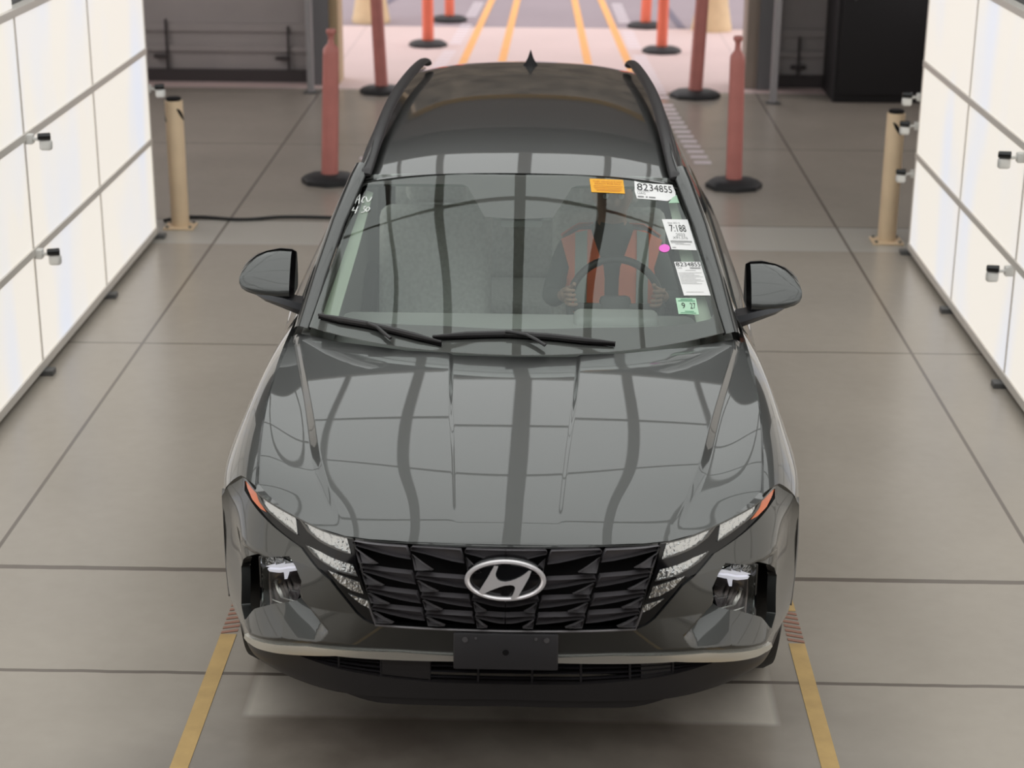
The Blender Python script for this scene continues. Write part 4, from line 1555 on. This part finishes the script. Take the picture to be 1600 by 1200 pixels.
post(-1.585, 8.47, post_shaded, 'shaded orange post on a black base, nearest on the left of the lane', (.035, 0), 1.06, .066, .22)
post(1.54, 8.46, post_shaded, 'shaded orange post on a black base, nearest on the right of the lane', (-.018, 0), 1.04, .062, .22)
post(-1.54, 12.40, post_shaded, 'shaded orange post on a black base by the left door frame', (-.045, 0), 1.06, .064, .22)
post(1.53, 12.36, post_shaded, 'shaded orange post on a black base by the right door frame', (.035, 0), 1.06, .068, .25)
post(-1.29, 15.43, post_daylit, 'daylit orange post on a black base, first beyond the doorway on the left', (0, 0), 1.06, .066, .22)
post(1.36, 15.14, post_daylit, 'daylit orange post on a black base, first beyond the doorway on the right', (.01, 0), 1.06, .062, .22)
post(-1.16, 17.5, post_daylit, 'farthest daylit orange post on the asphalt at the left', (0, 0), 1.06, .060, .22)
post(1.27, 17.1, post_daylit, 'farthest daylit orange post on the asphalt at the right', (.03, 0), 1.06, .064, .22)


def bollard(x, y, label, band):
    t = thing('bollard', label, 'bollard', (x, y, 0), 'tan bollards at the ends of the light walls')
    MB().lathe([(.062, .012), (.062, .885), (.058, .892)], n=28).build('tube', tan_mat, t)
    MB().lathe([(.050, .890), (.052, .908), (.046, .914), (.0, .914)], n=24).build('cap', matte_black, t, 'black end cap')
    MB().box((0, 0, .007), (.21, .19, .014), None, .004).build('base_plate', tan_mat, t)
    for sx in (-1, 1):
        for sy in (-1, 1):
            MB().lathe([(.011, .012), (.011, .026), (.0, .028)], (sx * .08, sy * .07, 0), 6).build('anchor_bolt', alu_dark, t)
    # leaning black tape marks
    for a0, zc in band:
        mb = MB()
        G = []
        for k in range(9):
            a = a0 + (k - 4) * .13
            z = zc - (k - 4) * .010
            hh = .022 * (1 - (abs(k - 4) / 4.6) ** 2)
            G.append([(.0632 * math.cos(a), .0632 * math.sin(a), z - hh), (.0632 * math.cos(a), .0632 * math.sin(a), z + hh)])
        mb.grid(G)
        mb.build('tape_mark', matte_black, t, 'black tape mark')
    return t


bollard(-2.46, 7.03, 'tan steel bollard with a black cap at the end of the left light wall', [(-.55, .800), (-2.9, .79)])
bollard(2.435, 6.86, 'tan steel bollard with a black cap at the end of the right light wall', [(-1.5, .795)])

white_pl = mat('white camera plastic', (0.72, 0.71, 0.68), 0.45)


def camera(x, y, z, side, label, yaw=0.0):
    """side: +1 on the left wall (points to +x)"""
    s = side
    t = thing('security_camera', label, 'camera', (x, y, z), 'small cameras on the light walls')
    MB().box((s * -.02, 0, .0), (.055, .05, .05), None, .006).build('mount', white_pl, t)
    MB().tube([(s * -.01, 0, .0), (s * .03, -.005, .0), (s * .055, -.01, -.01)], .009, 8).build('bracket', white_pl, t)
    b = MB()
    b.box((s * .072, -.012, -.028), (.062, .05, .055), RX(-.1), .014, 3)
    b.build('camera_body', white_pl, t)
    b = MB()
    b.lathe([(.012, -.036), (.018, -.032), (.020, .026), (.015, .030), (.0, .030)], (s * .072, -.025, .018), 16, 'X', RZ(yaw + .25 * s))
    b.build('camera_lens', gloss_black, t, 'black lens barrel')
    return t


camera(-2.53, 3.90, 1.262, 1, 'white camera on the upper rail of the left light wall')
camera(-2.53, 3.90, .655, 1, 'white camera on the lower rail of the left light wall')
camera(-2.56, 6.775, 1.015, 1, 'white camera behind the far end of the left light wall, above the bollard')
camera(2.495, 3.92, 1.22, -1, 'white camera on the upper rail of the right light wall')
camera(2.495, 3.93, .62, -1, 'white camera on the lower rail of the right light wall')
camera(2.515, 6.60, 1.045, -1, 'topmost of the three cameras on the far end of the right light wall')
camera(2.515, 6.60, .855, -1, 'middle one of the three cameras on the far end of the right light wall')
camera(2.515, 6.60, .535, -1, 'lowest of the three cameras on the far end of the right light wall')

# cable on the floor
f = nspline(range(7), np.array([(-2.60, 7.16, .012), (-2.50, 7.26, .012), (-2.30, 7.27, .012), (-2.12, 7.225, .012), (-1.95, 7.25, .012), (-1.75, 7.315, .012), (-1.30, 7.30, .012)]))
tag(MB().tube([tuple(p) for p in f(np.linspace(0, 6, 50))], .012, 8).build('cable', rubber), 'dark cable lying on the floor behind the left bollard', 'cable')

# drop bolts on the back doors
def rod(x, z0, z1, zc, w, label):
    t = thing('door_bolt', label, 'door bolt', (x, 12.955, z0))
    MB().box((0, 0, (z1 - z0) / 2), (.022, .03, z1 - z0), None, .004).build('rod', kerb, t)
    MB().box((w, 0, zc - z0), (.15, .035, .035), None, .006).build('handle', kerb, t, None)
    return t


rod(-3.76, .06, .62, .25, -.06, 'dark door bolt on the grey back wall, farthest left')
rod(-2.53, .03, .56, .24, -.06, 'dark door bolt on the grey back wall beside the left pole')
rod(2.60, .02, .50, .205, 0.0, 'dark door bolt on the grey back wall beside the right pole')

def pole(x, y, label):
    t = thing('steel_pole', label, 'pole', (x, y, 0))
    MB().lathe([(.035, .01), (.035, 5.4)], n=16).build('tube', mat('galvanised steel', (0.36, 0.35, 0.36), 0.45, 0.3), t)
    MB().box((0, 0, .008), (.13, .13, .016), None, .003).build('base_plate', alu_dark, t)
    return t


pole(-2.235, 12.35, 'grey steel pole from floor to roof left of the doorway')
pole(2.255, 12.05, 'grey steel pole from floor to roof right of the doorway')

# tall black cabinet
cb = thing('cabinet', 'tall black cabinet against the back wall on the right', 'cabinet', (3.35, 12.42, 0))
MB().box((0, .08, 1.15), (1.02, .72, 2.3), None, .01).build('body', mat('black painted steel', (0.008, 0.007, 0.009), 0.55), cb)
MB().box((0, -.30, 1.16), (.94, .03, 2.16), None, .006).build('door', mat('black painted steel', (0.008, 0.007, 0.009), 0.55), cb)
MB().box((-.36, -.325, 1.05), (.02, .03, .14), None, .004).build('handle', alu_dark, cb)

# flared yellow concrete bollards outside
def flare(x, y, r0, label):
    t = MB().lathe([(r0, 0), (r0, .05), (r0 * .97, .07), (r0 * .80, .30), (r0 * .66, .60), (r0 * .60, 1.0), (r0 * .50, 1.07), (0, 1.09)], n=32).build('flared_bollard', mat('pale yellow concrete paint', (0.74, 0.56, 0.34), 0.7, noise=.05))
    t.location = (x, y, 0)
    return tag(t, label, 'bollard', 'flared yellow bollards outside')


flare(-2.13, 17.35, .235, 'pale yellow flared bollard outside, left of the lane')
flare(2.07, 16.95, .245, 'pale yellow flared bollard outside, right of the lane')

# painted lines
yel = mat('yellow floor paint', (0.52, 0.345, 0.135), 0.6, noise=0.12, nscale=9)
org = mat('orange lane paint', (0.85, 0.43, 0.16), 0.8, noise=0.05)
wht = mat('white road paint', (0.78, 0.70, 0.74), 0.8)
red = mat('rust red stripe paint', (0.33, 0.16, 0.11), 0.6)


def xx_hit(x, y):
    return any(abs(x - a) < r + .072 and -r - .12 < y - b < r + .02 for a, b, r in ((-1.585, 8.47, .22), (1.54, 8.46, .22), (-1.54, 12.4, .22), (1.53, 12.36, .25), (-1.29, 15.43, .22), (1.36, 15.14, .22), (-1.16, 17.5, .22), (1.27, 17.1, .22)))


def strip(x0, y0, x1, y1, w, z=.002, mb=None):
    mb = mb or MB()
    mb.prism([(x0 - w / 2, y0, .0005), (x0 + w / 2, y0, .0005), (x1 + w / 2, y1, .0005), (x1 - w / 2, y1, .0005)], (0, 0, z))
    return mb


for sx, lab in ((-1, 'left'), (1, 'right')):
    x = 1.065 * sx
    t = thing('floor_stripe', 'yellow stripe painted on the floor beside the car, %s of it' % lab, 'floor stripe', (x, 0, 0))
    mb = strip(0, -2.6, 0, .93, .060)
    strip(0, 1.20, 0, 2.0, .060, mb=mb)
    mb.build('yellow_paint', yel, t, smooth=False)
    mb = MB()
    for k in range(7):
        y0 = .935 + k * .038
        mb.prism([(-.03, y0 + (.02 if sx > 0 else 0), .0005), (.03, y0 + (0 if sx > 0 else .02), .0005), (.03, y0 + (0 if sx > 0 else .02) + .018, .0005), (-.03, y0 + (.02 if sx > 0 else 0) + .018, .0005)], (0, 0, .002))
    mb.build('red_hatching', red, t, 'rust red hatched stretch', smooth=False)
for x0, x1, lab in ((-.87, -.70, 'outer orange lane line left of the lane middle'), (-.43, -.355, 'inner orange lane line left of the lane middle'),
                    (.54, .43, 'inner orange lane line right of the lane middle'), (1.00, .795, 'outer orange lane line right of the lane middle')):
    sl = (x1 - x0) / 6.6
    tag(strip(x0, 13.0, x1 + sl * 8, 27.6, .088).build('lane_line', org, smooth=False), lab + ', running out through the doorway', 'lane line', 'orange lane lines outside')
for x0, y0, x1, y1, lab in ((-1.35, 9.3, -.95, 19.2, 'row of short white dashes left of the orange lane lines'), (1.36, 9.3, 1.06, 19.2, 'row of short white dashes right of the orange lane lines')):
    t = thing('dashed_line', lab, 'lane line', (x0, y0, 0))
    n = 48
    for k in range(n):
        yy = y0 + (y1 - y0) * k / (n - 1)
        xx = float(np.interp(yy, [9.3, 11.4, 15.7, 19.7], [1.37, 1.235, 1.065, 0.98] if x0 > 0 else [-1.37, -1.22, -0.985, -.85]))
        if not xx_hit(xx, yy):
            d_ = strip(xx, yy, xx, yy + .10, .14).build('dash', wht, t, smooth=False)
            d_.matrix_parent_inverse = Matrix.Translation((-x0, -y0, 0))
tag(strip(1.60, 19.6, 1.72, 17.05, .10).build('dark_streak', mat('dark asphalt streak', (0.17, 0.15, 0.19), 0.9), smooth=False), 'dark streak on the asphalt beside the right flared bollard', 'floor stripe')  # flat diagonal streaks, darker than the asphalt round them
tag(strip(-2.30, 17.6, -1.95, 20.4, .10).build('dark_streak', mat('dark asphalt streak', (0.17, 0.15, 0.19), 0.9), smooth=False), 'dark streak on the asphalt behind the left flared bollard', 'floor stripe')

# unseen fill lights, added to brighten the room behind the light walls
for sx, lab in ((-1, 'left'), (1, 'right')):
    t = thing('fill_light', 'unseen fill light added on the %s wall of the room behind the light walls' % lab, 'lamp', (sx * 4.95, 9.8, 2.05))
    MB().box((0, 0, 0), (.08, 5.0, .74), None, .01).build('fill_backing', alu_dark, t)
    MB().box((-sx * .05, 0, 0), (.02, 4.9, .64), None, .003).build('fill_glow', mat('fill light glow', (0.3, 0.3, 0.3), 0.5, emit=(1.0, 0.93, 0.90), estr=7.0), t)

# ================================================================ the driver
def skin_mesh(nodes, edges, root, name, m, parent=None, sub=2):
    """nodes: (x, y, z, r)"""
    me = bpy.data.meshes.new(name)
    me.from_pydata([n[:3] for n in nodes], edges, [])
    o = bpy.data.objects.new(name, me)
    COL.objects.link(o)
    md = o.modifiers.new('s', 'SKIN')
    for i, n in enumerate(nodes):
        r = n[3] if isinstance(n[3], tuple) else (n[3], n[3])
        me.skin_vertices[0].data[i].radius = r
        me.skin_vertices[0].data[i].use_root = (i == root)
    md.use_smooth_shade = True
    ms = o.modifiers.new('u', 'SUBSURF')
    ms.levels = ms.render_levels = sub
    dg = bpy.context.evaluated_depsgraph_get()
    out = bpy.data.meshes.new_from_object(o.evaluated_get(dg))
    bpy.data.objects.remove(o)
    out.name = name
    out.materials.clear()
    out.polygons.foreach_set('use_smooth', [True] * len(out.polygons))
    return link(name, out, m, parent)


skin_m = mat('skin', (0.36, 0.22, 0.16), 0.5)
shirt = mat('dark grey shirt', (0.10, 0.11, 0.11), 0.8)
man = thing('person', 'driver in an orange safety vest holding the steering wheel, seen through the windshield', 'person', (.385, 2.25, .62))
N_, E_ = [], []


def nn(x, y, z, r, link_to=None):
    N_.append((x, y, z, r))
    if link_to is not None:
        E_.append((link_to, len(N_) - 1))
    return len(N_) - 1


cx_ = .385
pel = nn(cx_, 2.24, .78, (.15, .11))
wai = nn(cx_, 2.30, .90, (.145, .10), pel)
che = nn(cx_, 2.34, 1.06, (.165, .11), wai)
upc = nn(cx_, 2.345, 1.17, (.13, .09), che)
nek = nn(cx_, 2.33, 1.25, (.055, .055), upc)
hd0 = nn(cx_, 2.315, 1.31, (.058, .068), nek)
hd1 = nn(cx_, 2.305, 1.375, (.074, .090), hd0)
hd2 = nn(cx_, 2.31, 1.445, (.078, .092), hd1)
hd3 = nn(cx_, 2.32, 1.49, (.055, .065), hd2)
nos = nn(cx_, 2.205, 1.375, (.010, .014), hd1)
for s in (-1, 1):
    ear = nn(cx_ + s * .084, 2.32, 1.38, (.008, .018), hd1)
    sh = nn(cx_ + s * .175, 2.345, 1.165, .062, upc)
    el = nn(cx_ + s * .255, 2.24, .95, .046, sh)
    fo_ = nn(cx_ + s * .235, 2.09, .99, .040, el)
    wr = nn(cx_ + s * .200, 1.985, 1.035, .026, fo_)
    pm = nn(cx_ + s * .193, 1.945, 1.050, (.034, .018), wr)
    for k in range(4):
        b0 = nn(cx_ + s * (.200 - .004 * k), 1.915 + .002 * k, 1.078 - .020 * k, .0095, pm)
        b1 = nn(cx_ + s * (.192 - .004 * k), 1.893, 1.082 - .020 * k, .0088, b0)
        b2 = nn(cx_ + s * (.170 - .004 * k), 1.893, 1.080 - .020 * k, .0082, b1)
        nn(cx_ + s * (.160 - .004 * k), 1.906 + .002 * (k % 2), 1.078 - .020 * k, .0075, b2)
    t0 = nn(cx_ + s * .178, 1.940, 1.078, .011, pm)
    t1 = nn(cx_ + s * .165, 1.922, 1.092, .010, t0)
    nn(cx_ + s * .160, 1.905, 1.108, .009, t1)
    th = nn(cx_ + s * .10, 2.16, .76, .088, pel)
    kn = nn(cx_ + s * .13, 1.84, .79, .062, th)
    an = nn(cx_ + s * .11, 1.60, .47, .042, kn)
    nn(cx_ + s * .11, 1.45, .43, .035, an)
body = skin_mesh(N_, E_, 0, 'body', [skin_m, shirt, mat('dark trousers', (0.03, 0.035, 0.05), 0.8)], man)
for p_ in body.data.polygons:
    c = p_.center
    if c.z > 1.262 or (c.y < 1.99 and c.z > 0.98):
        p_.material_index = 0
    elif c.z < .84 and not abs(c.x - cx_) > .2:
        p_.material_index = 2
    else:
        p_.material_index = 1
body.matrix_parent_inverse = Matrix.Translation((-.385, -2.25, -.62))


def onman(o):
    o.matrix_parent_inverse = Matrix.Translation((-.385, -2.25, -.62))
    return o


mb = MB()
mb.lathe([(.001, .105), (.05, .098), (.080, .065), (.090, .02), (.088, -.03), (.080, -.06)], (cx_, 2.325, 1.435), 24, ry=1.12)
onman(mb.build('hair', mat('dark hair', (0.02, 0.015, 0.012), 0.7), man))
for s in (-1, 1):
    onman(MB().lathe([(.001, .012), (.009, .008), (.012, 0), (.009, -.008), (.001, -.012)], (cx_ + s * .032, 2.222, 1.395), 12, 'Y').build('eye', mat('eye white', (.6, .6, .6), .3), man))
onman(MB().tube([(cx_ - .028, 2.222, 1.330), (cx_, 2.214, 1.328), (cx_ + .028, 2.222, 1.330)], [(.003, .002), (.005, .007), (.003, .002)], 8).build('mouth', mat('lips', (.28, .12, .10), .5), man))
# face mask hanging under the chin, as the pale oval in the photo
vest_m = mat('orange safety vest', (1.0, 0.24, 0.12), 0.6)
ref_m = mat('silver reflective tape', (0.42, 0.47, 0.45), 0.4)


def torso(sy, off):
    def f(x, z):
        x, z = np.broadcast_arrays(x, z)
        rx = np.interp(z, [.80, .95, 1.08, 1.17, 1.24], [.20, .205, .225, .235, .215]) + off
        ry = np.interp(z, [.80, .95, 1.08, 1.17, 1.24], [.155, .15, .155, .125, .075]) + off
        yc = np.interp(z, [.80, .95, 1.08, 1.20], [2.26, 2.31, 2.335, 2.34])
        return np.stack([cx_ + x, yc - sy * ry * np.sqrt(np.maximum(0.0, 1 - (x / rx) ** 2)), z], -1)
    return Surf(f)


for sy in (1, -1):
    T0, T1 = torso(sy, .0), torso(sy, .004)
    for s in (-1, 1):
        hv = [(.215, 1.19), (.14, 1.235), (.09, 1.24), (.035, 1.10), (.03, 1.05), (.03, .84), (.185, .84), (.195, 1.0), (.18, 1.08)]
        if sy < 0:
            hv = [(.215, 1.19), (.14, 1.235), (.0, 1.235), (.0, .84), (.185, .84), (.195, 1.0), (.18, 1.08)]
        onman(skin('safety_vest', T0, [(s * x, z) for x, z in hv], vest_m, man, step=.04, rim=.006, flip=1 if sy > 0 else -1))
        onman(skin('reflective_tape', T1, [(s * x, z) for x, z in [(.155, 1.225), (.105, 1.238), (.105, .84), (.155, .84)]], ref_m, man, step=.04, rim=.002, flip=1 if sy > 0 else -1))
